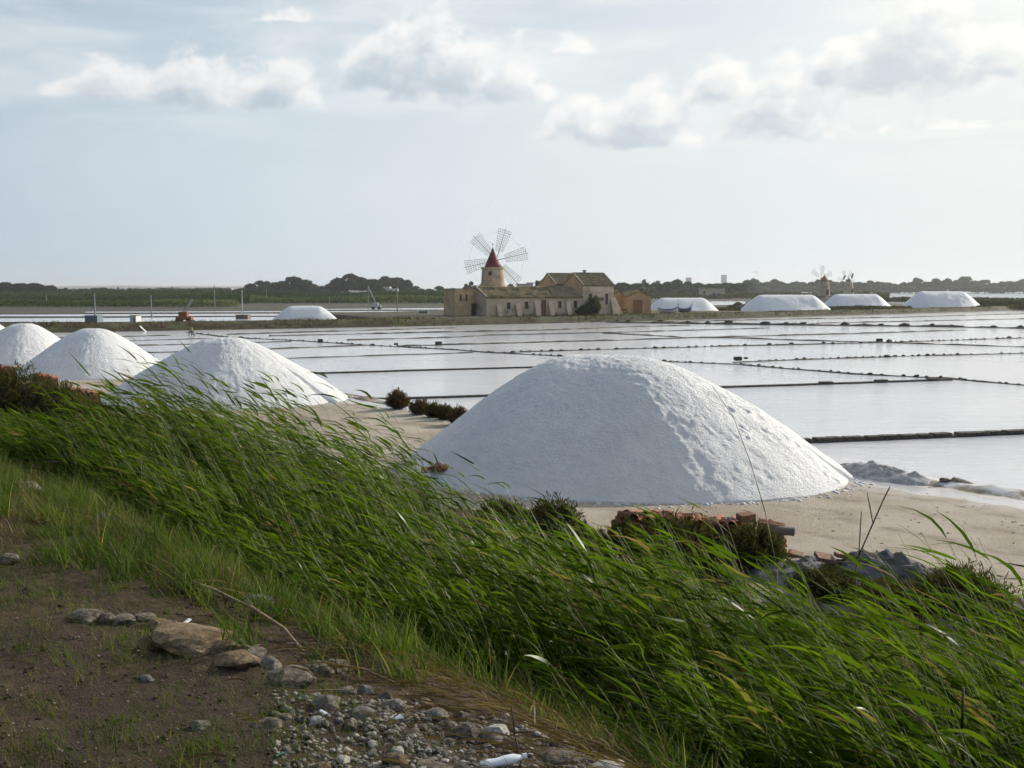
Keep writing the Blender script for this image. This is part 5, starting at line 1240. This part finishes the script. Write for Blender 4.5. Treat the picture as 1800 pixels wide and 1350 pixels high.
EDGE = [(330, 1112, 170, 60, 'ochre slab of rock at the edge of the soil, largest of the kerb', 0), (405, 1150, 120, 48, 'ochre rock slab right of the largest kerb slab', 0), (182, 1081, 40, 26, 'small ochre stone at the upper end of the kerb of rocks', 0), (500, 1178, 110, 50, 'brownish rock below the bent dead reed', 2), (590, 1165, 60, 40, 'weathered rock half buried in dry straw', 2), (470, 1158, 60, 34, 'grey rock in the kerb right of the ochre slabs', 1),
        (575, 1228, 62, 42, 'grey rough rock at the top of the rubble', 1), (690, 1232, 60, 42, 'dark grey rounded rock in the rubble', 1), (640, 1248, 60, 30, 'low grey rock between rounded stones of the rubble', 1), (815, 1275, 76, 56, 'brown rock with a ridge at the rubble edge', 2), (875, 1282, 60, 46, 'pale grey rock at the rubble edge beside the straw', 3), (785, 1272, 40, 46, 'narrow brown rock standing in the rubble', 2),
        (697, 1328, 54, 42, 'reddish-brown smooth stone near the bottom of the picture', 0), (760, 1346, 90, 24, 'long flat stone cut by the bottom picture edge', 2), (985, 1325, 90, 46, 'broad ochre-grey rock left of the green grass tuft at the bottom', 2), (1060, 1342, 80, 30, 'white-grey stone at the bottom edge right of the plastic', 3), (1130, 1336, 40, 28, 'brown stone at the bottom edge', 2),
        (475, 1268, 62, 22, 'flat pale brown stone lying in the dark soil', 2), (500, 1256, 36, 18, 'small brown stone behind the flat pale one', 2), (255, 1188, 34, 26, 'lone grey stone in the dark soil', 1), (560, 1262, 40, 22, 'whitish angular stone in the soil', 3), (560, 1345, 46, 22, 'brown stone at the bottom edge in the soil', 0), (352, 1270, 44, 22, 'half-buried stone beside the sparse grass', 1),
        (40, 850, 90, 26, 'flat grey slab at the left edge among the grass', 1), (70, 835, 60, 22, 'second flat slab at the left edge behind the first', 1), (180, 905, 50, 44, 'grey boulder among the grass on the left bank', 1), (165, 860, 26, 22, 'small brown stone in the dark under the reeds', 2), (10, 975, 46, 34, 'stone at the left picture edge', 2), (460, 1050, 70, 36, 'dark rock in the shade under the reeds', 1), (370, 1000, 50, 26, 'dark flat rock in grass', 1)]
for k, (px, py, w_, h_, lab, kind) in enumerate(EDGE):
    rock(px, py, w_, h_, (ROCKS_O, ROCKS, ROCKS_L, ROCKS_P)[kind], lab, 'larger rocks along the bank edge', rot=-.35 if k < 6 else None, k=k)
# rubble stones that one can count
for k in range(26):
    u = k / 25 + random.uniform(-.02, .02); px = 150 + 760 * u; py = np.interp(px, [150, 300, 450, 600, 750, 910], [1068, 1098, 1150, 1195, 1245, 1300]) + random.uniform(-14, 14)
    rock(px, py, random.uniform(34, 80), random.uniform(18, 36), random.choice((ROCKS_O, ROCKS_L, ROCKS_L, ROCKS)), 'half-buried brown or grey kerb stone along the soil edge', 'half-buried stones along the soil edge', rot=-.5 + random.uniform(-.3, .3), k=k)
cnt = 0
while cnt < 210:
    u, v = random.random(), random.random()
    px = 560 + 560 * u; py = 1235 + 120 * v
    lo_ = 1215 + (px - 560) * .22
    if py < lo_ or (px < 640 and random.random() < .7): continue
    s_ = random.uniform(7, 22) * (1 if random.random() < .9 else 1.4)
    rock(px, py, s_ * 1.2, s_ * .65, random.choice((ROCKS, ROCKS_P, ROCKS, ROCKS_L)), 'grey or whitish fist-sized stone in the rubble patch on the soil', 'small stones of the rubble patch', rot=random.uniform(0, 6), k=random.randrange(6)); cnt += 1
# gravel: uncountable
def gravel(n, area, smin, smax, mat, label, seed):
    r_ = np.random.default_rng(seed); P = []
    while len(P) < n:
        px, py = r_.uniform(area[0], area[1]), r_.uniform(area[2], area[3])
        s, t = 0, 0
        p = G(px, py, 2.75); z = float(terrain(p[0], p[1]))
        if st(p[0], p[1])[0] > 0.5: continue
        P.append((p[0], p[1], z))
    P = np.array(P); o = np.array([[1, 0, 0], [-1, 0, 0], [0, 1, 0], [0, -1, 0], [0, 0, 1], [0, 0, -1]], float); f = np.array([[0, 2, 4], [2, 1, 4], [1, 3, 4], [3, 0, 4], [2, 0, 5], [1, 2, 5], [3, 1, 5], [0, 3, 5]])
    sz = smin + (smax - smin) * r_.random(n) ** 3; J = o[None] * (0.6 + .8 * r_.random((n, 6, 1))) * sz[:, None, None] + r_.normal(size=(n, 6, 3)) * .18 * sz[:, None, None]; J[..., 2] *= .6
    V = (P[:, None, :] + J).reshape(-1, 3); F = (np.arange(n)[:, None, None] * 6 + f[None]).reshape(-1, 3)
    tag(link('gravel', np_mesh('gravel', V, F, False), mat), label, 'gravel', kind='stuff')
gravel(4200, (480, 1150, 1225, 1420), .004, .022, M['grey'], 'grey gravel between the rubble stones', 1)
gravel(2000, (-120, 760, 1020, 1420), .003, .016, M['soil'], 'crumbly clods of dark earth on the bank', 4)
gravel(1500, (-80, 800, 1090, 1420), .002, .010, M['limestone'], 'fine brown grit scattered on the dark soil', 2)
gravel(260, (-80, 900, 1120, 1420), .0015, .008, M['grey'], 'tiny pale shell and stone specks on the soil', 3)
def yard_debris():
    r_ = np.random.default_rng(55); n = 1500; sy = 10.2 + 10 * r_.random(n); ty = -1 + 40 * r_.random(n) ** 1.3; x, y = xy(sy, ty)
    P = np.column_stack([x, y, terrain(x, y)]); o = np.array([[1, 0, 0], [-1, 0, 0], [0, 1, 0], [0, -1, 0], [0, 0, 1], [0, 0, -1]], float); f = np.array([[0, 2, 4], [2, 1, 4], [1, 3, 4], [3, 0, 4], [2, 0, 5], [1, 2, 5], [3, 1, 5], [0, 3, 5]])
    sz = .008 + .035 * r_.random(n) ** 3; J = o[None] * (.5 + r_.random((n, 6, 1))) * sz[:, None, None]; J[..., 2] *= .5; J[..., 0] *= 1.5
    tag(link('yard_debris', np_mesh('yard_debris', (P[:, None] + J).reshape(-1, 3), (np.arange(n)[:, None, None] * 6 + f[None]).reshape(-1, 3), False), M['limestone']), 'small chips and crumbs scattered over the sandy yard', 'debris', kind='stuff')
yard_debris()
# litter
def litter_plastic():
    p = hit(880, 1348); root = empty('plastic_litter', (p[0], p[1], p[2] + .02), R(15)); tag(root, 'crumpled white plastic bottle on the rubble at the bottom edge', 'litter')
    m_ = MB(); prof = [(.001, -.10), (.03, -.10), (.034, -.06), (.028, -.02), (.035, .02), (.033, .07), (.018, .10), (.012, .115)]; m_.lathe(prof, 16)
    o = m_.build('bottle', M['plastic'], root, True); o.rotation_euler = (0, R(84), 0); o.scale = (.5, .75, .75)
    c_ = MB(); c_.lathe([(.015, .115), (.015, .135)], 12); c2 = c_.build('bottle_cap', M['white'], root); c2.rotation_euler = (0, R(84), 0); c2.scale = (.75, .75, .75)
litter_plastic()
def sherd(px, py, w_, label, mat):
    p = hit(px, py); s_ = np.linalg.norm(p[:2]) / FPX * w_
    m_ = MB(); n_ = 6
    for i in range(n_):
        a0, a1 = R(-50 + 100 * i / n_), R(-50 + 100 * (i + 1) / n_)
        m_.add([(-.5, math.sin(a0) * .5, math.cos(a0) * .5 - .3), (.5 - .3 * (i / n_), math.sin(a0) * .5, math.cos(a0) * .5 - .3), (.5 - .3 * ((i + 1) / n_), math.sin(a1) * .5, math.cos(a1) * .5 - .3), (-.5, math.sin(a1) * .5, math.cos(a1) * .5 - .3)], [(0, 1, 2, 3)])
    o = m_.build('sherd', M[mat], None); sm = o.modifiers.new('t', 'SOLIDIFY'); sm.thickness = .08
    o.location = (p[0], p[1], p[2] + s_ * .1); o.scale = (s_, s_ * .7, s_ * .6); o.rotation_euler = (random.uniform(-.3, .3), random.uniform(-.3, .3), random.uniform(0, 6)); tag(o, label, 'sherd')
sherd(695, 1265, 30, 'curved white plastic shard in the rubble', 'plastic'); sherd(568, 1255, 22, 'white shell-like shard on a stone', 'plastic'); sherd(492, 1330, 22, 'dark green glass shard near the bottom', 'glassgreen'); sherd(528, 1228, 18, 'bright green scrap on the soil by the rubble', 'glassgreen'); sherd(498, 1055, 16, 'white shell at the dark foot of the reeds', 'plastic'); sherd(327, 1097, 20, 'translucent white scrap behind the ochre slab', 'plastic')
sherd(925, 1330, 24, 'white curved fragment beside the crumpled bottle', 'plastic')

# ================================================================ REEDS
WIND = np.array([-1.0, 0.12, 0.0]); WIND /= np.linalg.norm(WIND)
def reeds(base, tip, nleaf, leafL, leafW, r_, stem_r=0.0048, tint_shift=0.0):
    """base, tip (n,3). returns stem (V,F,tint) and leaf (V0,W,tint)"""
    n = len(base); d = tip - base; H = np.linalg.norm(d, axis=1)
    ctrl = base + d * 0.5 + np.array([0, 0, 1.0]) * (H * .07)[:, None] - WIND * (H * .05)[:, None]
    def bez(u): return base * ((1 - u) ** 2)[..., None] + ctrl * (2 * u * (1 - u))[..., None] + tip * (u ** 2)[..., None]
    m = 6; V = []
    for k in range(m):
        u = np.full(n, k / (m - 1)); c = bez(u); rr = stem_r * (1.25 - .95 * k / (m - 1))
        V.append(np.stack([c + np.array([rr, 0, 0]), c + np.array([-rr * .5, rr * .87, 0]), c + np.array([-rr * .5, -rr * .87, 0])], 1))
    V = np.stack(V, 1).reshape(n, m * 3, 3)
    f = np.array([[k * 3 + a, k * 3 + (a + 1) % 3, (k + 1) * 3 + (a + 1) % 3, (k + 1) * 3 + a] for k in range(m - 1) for a in range(3)])
    SF = (np.arange(n)[:, None, None] * m * 3 + f[None]).reshape(-1, 4)
    stemt = np.repeat(np.clip(r_.random(n) * .85 + .15, 0, 1), m * 3)
    # leaves
    L0 = []; W0 = []; T0 = []; brown = r_.random(n) < .045
    for j in range(nleaf):
        u = np.clip(.22 + .76 * (j + r_.random(n) * .9) / nleaf, 0, .985); p = bez(u)
        tan = (bez(np.clip(u + .03, 0, 1)) - p); tan /= np.linalg.norm(tan, axis=1)[:, None] + 1e-9
        d0 = tan * .90 + WIND * .50 + r_.normal(size=(n, 3)) * .34; d0 /= np.linalg.norm(d0, axis=1)[:, None]
        d1 = WIND * .72 + tan * .42 + r_.normal(size=(n, 3)) * np.array([.22, .42, .28]) + np.array([0, 0, -.12]); d1 /= np.linalg.norm(d1, axis=1)[:, None]
        L = leafL * (.6 + .75 * r_.random(n)) * (1.12 - .5 * np.abs(u - .55)) * (H / 2.0) ** .35; Wd = leafW * (.65 + .6 * r_.random(n))
        ks = np.array([0, .16, .42, .72, 1.0]); wk = np.array([.40, .95, .95, .55, .03])
        c = np.stack([p + L[:, None] * (d0 * (k - .62 * k * k) + d1 * .66 * k * k) for k in ks], 1)
        dirm = np.gradient(c, axis=1); roll = r_.normal(size=(n, 3)) * .55 + np.array([0, .25, .95])
        sd = np.cross(dirm, roll[:, None, :]); sd /= np.linalg.norm(sd, axis=2)[..., None] + 1e-9
        L0.append(c); W0.append(sd * (wk[None, :] * Wd[:, None] * .5)[..., None])
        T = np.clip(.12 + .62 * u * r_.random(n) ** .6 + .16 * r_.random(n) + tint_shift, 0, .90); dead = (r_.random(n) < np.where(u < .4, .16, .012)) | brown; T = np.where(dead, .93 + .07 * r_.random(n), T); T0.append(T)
    return (V.reshape(-1, 3), SF, stemt), (np.concatenate(L0), np.concatenate(W0), np.concatenate(T0))

def reed_bed():
    r_ = np.random.default_rng(5); N = 18500
    s = 0.9 + 6.3 * r_.random(N); t = -4.5 + 42 * r_.random(N) ** 1.15
    # ragged limits
    lim0 = 1.35 + .5 * fbm(t * .55, t * 0, 3, 71) + np.interp(t, [-5, 0, 4, 9, 14, 40], [-.5, -.45, -.35, .0, .3, .3]); lim1 = 6.3 + .7 * fbm(t * .4, t * 0 + 5, 3, 72) + np.interp(t, [-5, 0, 2, 4, 7, 40], [.3, .3, .2, .1, .2, .4])
    keep = (s > lim0) & (s < lim1) & (fbm(s * 1.2, t * 1.2, 3, 73) > -.13)
    s, t = s[keep], t[keep]; x, y = xy(s, t); z = terrain(x, y); n = len(s)
    H = np.interp(s, [0.8, 2.0, 3.2, 5.0, 7.2], [.55, 1.15, 1.75, 2.05, 1.9]) * (.58 + .55 * r_.random(n) ** .8) * (1 + .36 * fbm(x * 1.1, y * 1.1, 3, 74))
    H *= np.interp(t, [-5, -1, 1.3, 4, 6.5, 7.6, 9.0, 11, 13.5, 15.5, 17, 18.5, 20, 22, 29, 40], [1.16, 1.10, .97, .80, .80, .92, 1.10, 1.32, 1.20, .93, .68, .52, .46, .42, .32, .32])
    H *= 1 - np.clip((t - 11.5) / 3.5, 0, 1) * np.interp(s, [1, 3, 4.2, 5.5], [.42, .36, .22, 0])
    # lower patch where the spoil mound shows through
    hole = np.exp(-(((x - 3.9) / 1.1) ** 2 + ((y - 10.4) / 2.6) ** 2)); H *= 1 - .42 * hole
    lean = .29 + .30 * r_.random(n) + .26 * fbm(x * .7, y * .7, 2, 75)
    base = np.column_stack([x, y, z - .04]); tip = base + WIND * (lean * H)[:, None] + np.column_stack([np.zeros(n), .10 * r_.normal(size=n) * H, H * np.sqrt(np.clip(1 - .35 * lean ** 2, .4, 1))])
    # drop those that would stand right in front of the lens
    d2 = np.hypot(tip[:, 0], tip[:, 1]); keep = (d2 > 2.6) & (y > 1.5)
    base, tip = base[keep], tip[keep]
    near = np.hypot(base[:, 0], base[:, 1]) < 13
    Vs = []; Fs = []; Ts = []; Ls = []; Ws = []; LT = []; o_ = 0
    for msk, nl in ((near, 11), (~near, 9)):
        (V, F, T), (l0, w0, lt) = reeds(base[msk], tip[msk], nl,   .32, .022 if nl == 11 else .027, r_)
        Vs.append(V); Fs.append(F + o_); o_ += len(V); Ts.append(T); Ls.append(l0); Ws.append(w0); LT.append(lt)
    root = empty('reed_bed', (0, 0, 0)); tag(root, 'dense bed of green reeds bent to the left by the wind', 'reeds', kind='stuff')
    o = link('stems', np_mesh('reed_stems', np.concatenate(Vs), np.concatenate(Fs), True, {'tint': np.concatenate(Ts)}), M['reedstem'], root); o['kind'] = 'stuff'
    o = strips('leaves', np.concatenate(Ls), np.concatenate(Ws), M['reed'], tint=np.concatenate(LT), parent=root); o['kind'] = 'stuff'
    print('reeds', len(base), 'leaf quads', len(np.concatenate(Ls)) * 4)
reed_bed()

def solo_reed(ptip, s_at, H, label, nleaf=9, L=.46, Wd=.042, group='single reeds standing out above the reed bed', lean=.5, seed=0, bare=0.0):
    """a reed whose tip is seen at ptip and stands at shore distance s_at"""
    r_ = np.random.default_rng(900 + seed); d = ray(*ptip)
    den = d[0] * NN[0] + d[1] * NN[1]; k = (s_at + E0 @ NN) / den; tip = np.array([d[0] * k, d[1] * k, CAMZ + d[2] * k])
    base = tip - WIND * lean * H; z = float(terrain(base[0], base[1])); base[2] = z
    root = empty('reed', tuple(base)); tag(root, label, 'reed', group)
    (V, F, T), (l0, w0, lt) = reeds(base[None], tip[None], nleaf, L, Wd, r_, .0045)
    link('stem', np_mesh('stem', V - base, F, True, {'tint': T}), M['reedstem'], root)
    for j in range(len(l0)):
        if r_.random() < bare: continue
        strips('leaf', l0[j:j + 1] - base, w0[j:j + 1], M['reed'], tint=np.minimum(lt[j:j + 1], .6), parent=root)
SR = [((331, 612), 6.4, 2.4, 'tall reed with broad leaves crossing the second salt heap, most prominent on the left', 10), ((236, 598), 6.6, 2.5, 'thin reed reaching over the third salt heap', 8), ((563, 641), 6.6, 2.5, 'tall reed at the right flank of the second heap, highest there', 9), ((515, 655), 6.5, 2.2, 'leafy reed in front of the right flank of the second heap', 10), ((603, 690), 6.4, 2.1, 'reed with dark leaves right of the tall flank reed', 9), ((638, 678), 6.3, 2.3, 'thin upright reed against the sandy ground', 8), ((682, 742), 6.0, 2.0, 'reed with drooping head at the right end of the left group', 8), ((450, 690), 6.3, 2.0, 'short leafy reed below the second heap crest', 9),
      ((885, 838), 6.3, 2.0, 'slender reed against the shaded flank of the large heap', 8), ((815, 790), 6.4, 2.0, 'thin feathery reed at the left foot of the large heap', 8), ((1140, 862), 5.0, 2.0, 'reed with flat streaming leaves against the foot of the large heap', 8), ((1225, 882), 4.6, 1.9, 'reed leaning before the tile stack', 8), ((1655, 928), 4.4, 2.0, 'feathery reed over the sandy yard at the right', 10), ((1705, 942), 4.2, 2.0, 'second feathery reed over the yard nearer the right edge', 10), ((1775, 985), 3.9, 1.9, 'reed cut by the right picture edge', 9), ((950, 862), 5.8, 1.9, 'young reed with upright leaves below the shaded face of the heap', 8), ((1085, 925), 5.0, 1.8, 'reed leaning across the small dark bush', 8)]
for k, (pt, s_at, H, lab, nl) in enumerate(SR): solo_reed(pt, s_at, H, lab, nl, seed=k, Wd=.040 if k < 8 else .026, L=.46 if k < 8 else .34, lean=.5 + .1 * math.sin(k * 3))

# dead and dry stalks, single things
def stalk(pts_px, s_at, label, mat, r0=.006, r1=.003, side=(), name='dry_stalk', n=5, curve=True):
    """polyline seen through pixels, standing in the vertical plane parallel to the shore at distance s_at"""
    P = []
    for (px, py) in pts_px:
        d = ray(px, py); k = (s_at + E0 @ NN) / (d[0] * NN[0] + d[1] * NN[1]); P.append(Vector((d[0] * k, d[1] * k, CAMZ + d[2] * k)))
    b = P[0].copy(); z = float(terrain(b.x, b.y))
    if b.z > z: P.insert(0, Vector((b.x + (P[0].x - P[1].x) * .3, b.y + (P[0].y - P[1].y) * .3, z - .03))); b = P[0].copy()
    root = empty(name, tuple(b)); tag(root, label, 'stalk', None)
    m_ = MB(); L = len(P); m_.tube([p - b for p in P], [r0 + (r1 - r0) * i / (L - 1) for i in range(L)], n); m_.build('stem', mat, root, True)
    for (i, f, pe, rr) in side:
        a = P[i].lerp(P[i + 1], f); d = ray(*pe); k = (s_at + E0 @ NN) / (d[0] * NN[0] + d[1] * NN[1]); e = Vector((d[0] * k, d[1] * k, CAMZ + d[2] * k))
        q = MB(); q.tube([a - b, a.lerp(e, .5) - b + Vector((0, 0, .008)), e - b], [rr, rr * 1.3, rr * .7], 4); q.build('side_branch', mat, root)
stalk([(1366, 1000), (1345, 900), (1320, 815), (1290, 735), (1252, 678)], 5.2, 'very thin tall dry stalk curving in front of the large heap', M['deadstem'], .006, .0022)
stalk([(1506, 985), (1530, 930), (1552, 880), (1564, 856)], 4.6, 'dark forked dry stalk standing against the sandy yard', M['darkstem'], .007, .005, side=((2, .2, (1524, 866), .004), (1, .15, (1514, 899), .004)))
stalk([(1622, 1230), (1618, 1120), (1622, 1045)], 3.0, 'dark upright dry stem with a small seed head right of centre', M['darkstem'], .006, .004, side=((1, .8, (1612, 1038), .003), (1, .85, (1632, 1042), .003)))
stalk([(1694, 1352), (1691, 1280), (1693, 1209)], 1.75, 'short thick black stick at the bottom right', M['darkstem'], .009, .006)
stalk([(1678, 1335), (1640, 1282), (1590, 1250), (1505, 1208)], 1.85, 'bare pale dead branch in front of the reeds at the bottom right', M['deadstem'], .009, .004, side=((0, .95, (1575, 1228), .005), (1, .1, (1525, 1162), .004), (2, .9, (1470, 1232), .004)), name='dead_branch')
stalk([(545, 1160), (500, 1105), (440, 1065), (380, 1045), (300, 1022), (262, 1040)], -.25, 'bent dead reed arching over the ochre slabs', M['deadstem'], .008, .005, side=((2, .5, (230, 1066), .006), (2, .2, (330, 1018), .006)), name='dead_reed')
stalk([(195, 895), (240, 885), (290, 862), (335, 853)], 1.6, 'pale arched dry cane in the shade on the left', M['deadstem'], .008, .005)
stalk([(88, 860), (70, 838), (75, 812), (128, 811)], 1.3, 'grey broken reed bent over at the left', M['deadstem'], .006, .004)
stalk([(251, 960), (250, 880), (248, 800)], 1.4, 'reddish upright dead stem at the left edge of the reeds', M['deadstem'], .006, .003)
stalk([(918, 1350), (905, 1290), (899, 1240)], -.2, 'thin red-brown stem rising from the rubble', M['darkstem'], .004, .003)
stalk([(400, 1195), (450, 1215), (520, 1215), (625, 1212)], -.55, 'long pale stalk lying on the soil by the rubble', M['deadstem'], .004, .003)

# grass on the bank edge and soil, and straw litter
def bank_points(n, s0, s1, t0, t1, thr, scale, seed):
    r_ = np.random.default_rng(seed); s = s0 + (s1 - s0) * r_.random(n); t = t0 + (t1 - t0) * r_.random(n) ** 1.2; x, y = xy(s, t)
    k = (fbm(x * scale, y * scale, 3, seed) > thr) & (y > 1.2); return np.column_stack([x[k], y[k], terrain(x[k], y[k]) - .01])
b_ = bank_points(60000, -.95, 2.4, -2.0, 26, -.20, 1.1, 81); s_b, t_b = st(b_[:, 0], b_[:, 1])
edge = np.interp(t_b, [-2, 1, 3, 5, 9, 14, 26], [.55, .10, -.35, -.70, -.85, -.9, -.9]) + .8 * fbm(b_[:, 0] * 1.4, b_[:, 1] * 1.4, 3, 84)
kk = (s_b > edge) & (rng.random(len(b_)) < np.interp(t_b, [-2, 1, 2.5, 26], [.10, .25, 1, 1])); b_ = b_[kk]; n = len(b_); tuft = np.clip(.55 + 1.1 * fbm(b_[:, 0] * 1.7, b_[:, 1] * 1.7, 3, 3), .15, 1.6)
blades('bank_grass', b_, (.05 + .22 * rng.random(n)) * tuft + .03, .35 + .6 * rng.random(n), .0028 + .0026 * rng.random(n), M['grass'], tint=np.clip(rng.random(n) * .8 + .1 * (rng.random(n) < .1), 0, 1) + (rng.random(n) < .07) * .2, label='green grass tufts along the bank edge below the reeds', cat='grass')
b_ = bank_points(26000, -3.2, -.3, -2.5, 7, .10, 1.0, 83); n = len(b_)
blades('sparse_grass', b_, .02 + .07 * rng.random(n), .4 + .6 * rng.random(n), .0014 + .001 * rng.random(n), M['grass'], tint=rng.random(n) * .95, label='sparse short grass on the dark soil', cat='grass')
b_ = bank_points(9000, -1.4, 0.1, 5.0, 22, .0, .9, 85); n = len(b_)
blades('sparse_grass', b_, .05 + .13 * rng.random(n), .4 + .6 * rng.random(n), .0022 + .002 * rng.random(n), M['grass'], tint=rng.random(n) * .8, label='patchy grass on the left bank among flat slabs', cat='grass')
def tufts(name, ntuft, per, s0, s1, t0, t1, hmin, hmax, mat, label, seed, edgefun, tl=(0, .8), wid=.004):
    r_ = np.random.default_rng(seed); s = s0 + (s1 - s0) * r_.random(ntuft); t = t0 + (t1 - t0) * r_.random(ntuft) ** 1.15; x, y = xy(s, t)
    k = (s > edgefun(t) + .9 * fbm(x * 1.3, y * 1.3, 3, seed)) & (y > 1.4); x, y = x[k], y[k]; nt_ = len(x)
    X = np.repeat(x, per) + r_.normal(size=nt_ * per) * .055; Y = np.repeat(y, per) + r_.normal(size=nt_ * per) * .055
    hh = np.repeat(hmin + (hmax - hmin) * r_.random(nt_) ** 1.6, per) * (.45 + .65 * r_.random(nt_ * per)); tt = np.repeat(tl[0] + (tl[1] - tl[0]) * r_.random(nt_), per) + .2 * r_.random(nt_ * per)
    tt = np.where(r_.random(nt_ * per) < .08, .97, np.minimum(tt, .93))
    blades(name, np.column_stack([X, Y, terrain(X, Y) - .01]), hh, .3 + .5 * r_.random(nt_ * per), wid * (.6 + .8 * r_.random(nt_ * per)), mat, tint=tt, label=label, cat='weeds')
EF = lambda t: np.interp(t, [-2, .5, 2, 3.5, 5, 9, 30], [.75, .35, -.10, -.45, -.75, -.95, -1.0])
tufts('bank_weeds', 1900, 34, -1.5, 2.2, -1.5, 27, .07, .46, M['grass'], 'lush green weeds and grass tufts between the soil and the reeds', 101, EF, (.05, .75), .0045)
tufts('dry_weeds', 700, 22, -1.0, 1.9, -1.0, 22, .10, .38, M['straw'], 'brown withered weeds mixed into the bank grass', 103, EF, (0, .6), .003)
tufts('soil_weeds', 1000, 26, -3.3, -.4, -2.0, 6.5, .02, .13, M['grass'], 'short weed tufts on the dark soil', 105, lambda t: t * 0 - 9, (.1, .8), .002)
# straw
r_ = np.random.default_rng(17); n = 5200
s = np.where(r_.random(n) < .88, r_.normal(.55, .40, n), r_.uniform(-3, 0, n)); t = -2.5 + 9 * r_.random(n) ** 1.3; x, y = xy(s, t); k = (y > 1.3); x, y, s = x[k], y[k], s[k]; n = len(x); z = terrain(x, y)
ang = r_.normal(R(165), .45, n); L = (.10 + .5 * r_.random(n) ** 2) * np.where(s < -.3, .35, 1); up = r_.normal(.03, .10, n)
dd = np.column_stack([np.cos(ang), np.sin(ang), up]); P0_ = np.column_stack([x, y, z + .005 + .06 * r_.random(n) ** 2]); V0 = np.stack([P0_ + dd * (L * q)[:, None] + np.array([0, 0, 1]) * (.10 * L * math.sin(math.pi * q))[:, None] for q in (0, .33, .66, 1)], 1)
V0[:, :, 2] = np.maximum(V0[:, :, 2], terrain(V0[:, :, 0], V0[:, :, 1]) + .006)
W = np.cross(dd, r_.normal(size=(n, 3))); W /= np.linalg.norm(W, axis=1)[:, None]; wd = .0015 + .004 * r_.random(n) ** 2
strips('straw_litter', V0, np.repeat((W * wd[:, None])[:, None, :], 4, 1) * np.array([.6, 1, .9, .3])[None, :, None], M['straw'], tint=r_.random(n) ** 1.5 * np.where(s < -.1, .4, .75), label='dry straw and dead reed litter at the foot of the reeds', cat='straw')
# small weeds on the yard edge, in front of the tile stacks
b_ = bank_points(24000, 6.0, 10.2, -2, 26, -.12, .7, 91); n = len(b_)
blades('yard_weeds', b_, .10 + .30 * rng.random(n), .4 + .5 * rng.random(n), .003 + .003 * rng.random(n), M['drygrass'], tint=rng.random(n), label='dull weeds between the reeds and the yard', cat='weeds')

# ================================================================ HAZE
m, g_, out = newmat('haze')
pv = g_.node('ShaderNodeVolumePrincipled'); pv.inputs['Color'].default_value = (0.95, 0.975, 1.0, 1); pv.inputs['Density'].default_value = 0.00015; pv.inputs['Anisotropy'].default_value = 0.3
g_.t.links.new(pv.outputs[0], out.inputs['Volume'])
mb = MB(); mb.box(-8600, 8600, -280, 9500, -1.6, 46)
HAZE = True
if HAZE: tag(mb.build('haze', m), 'thin pale sea haze over the whole plain', 'haze', kind='stuff')
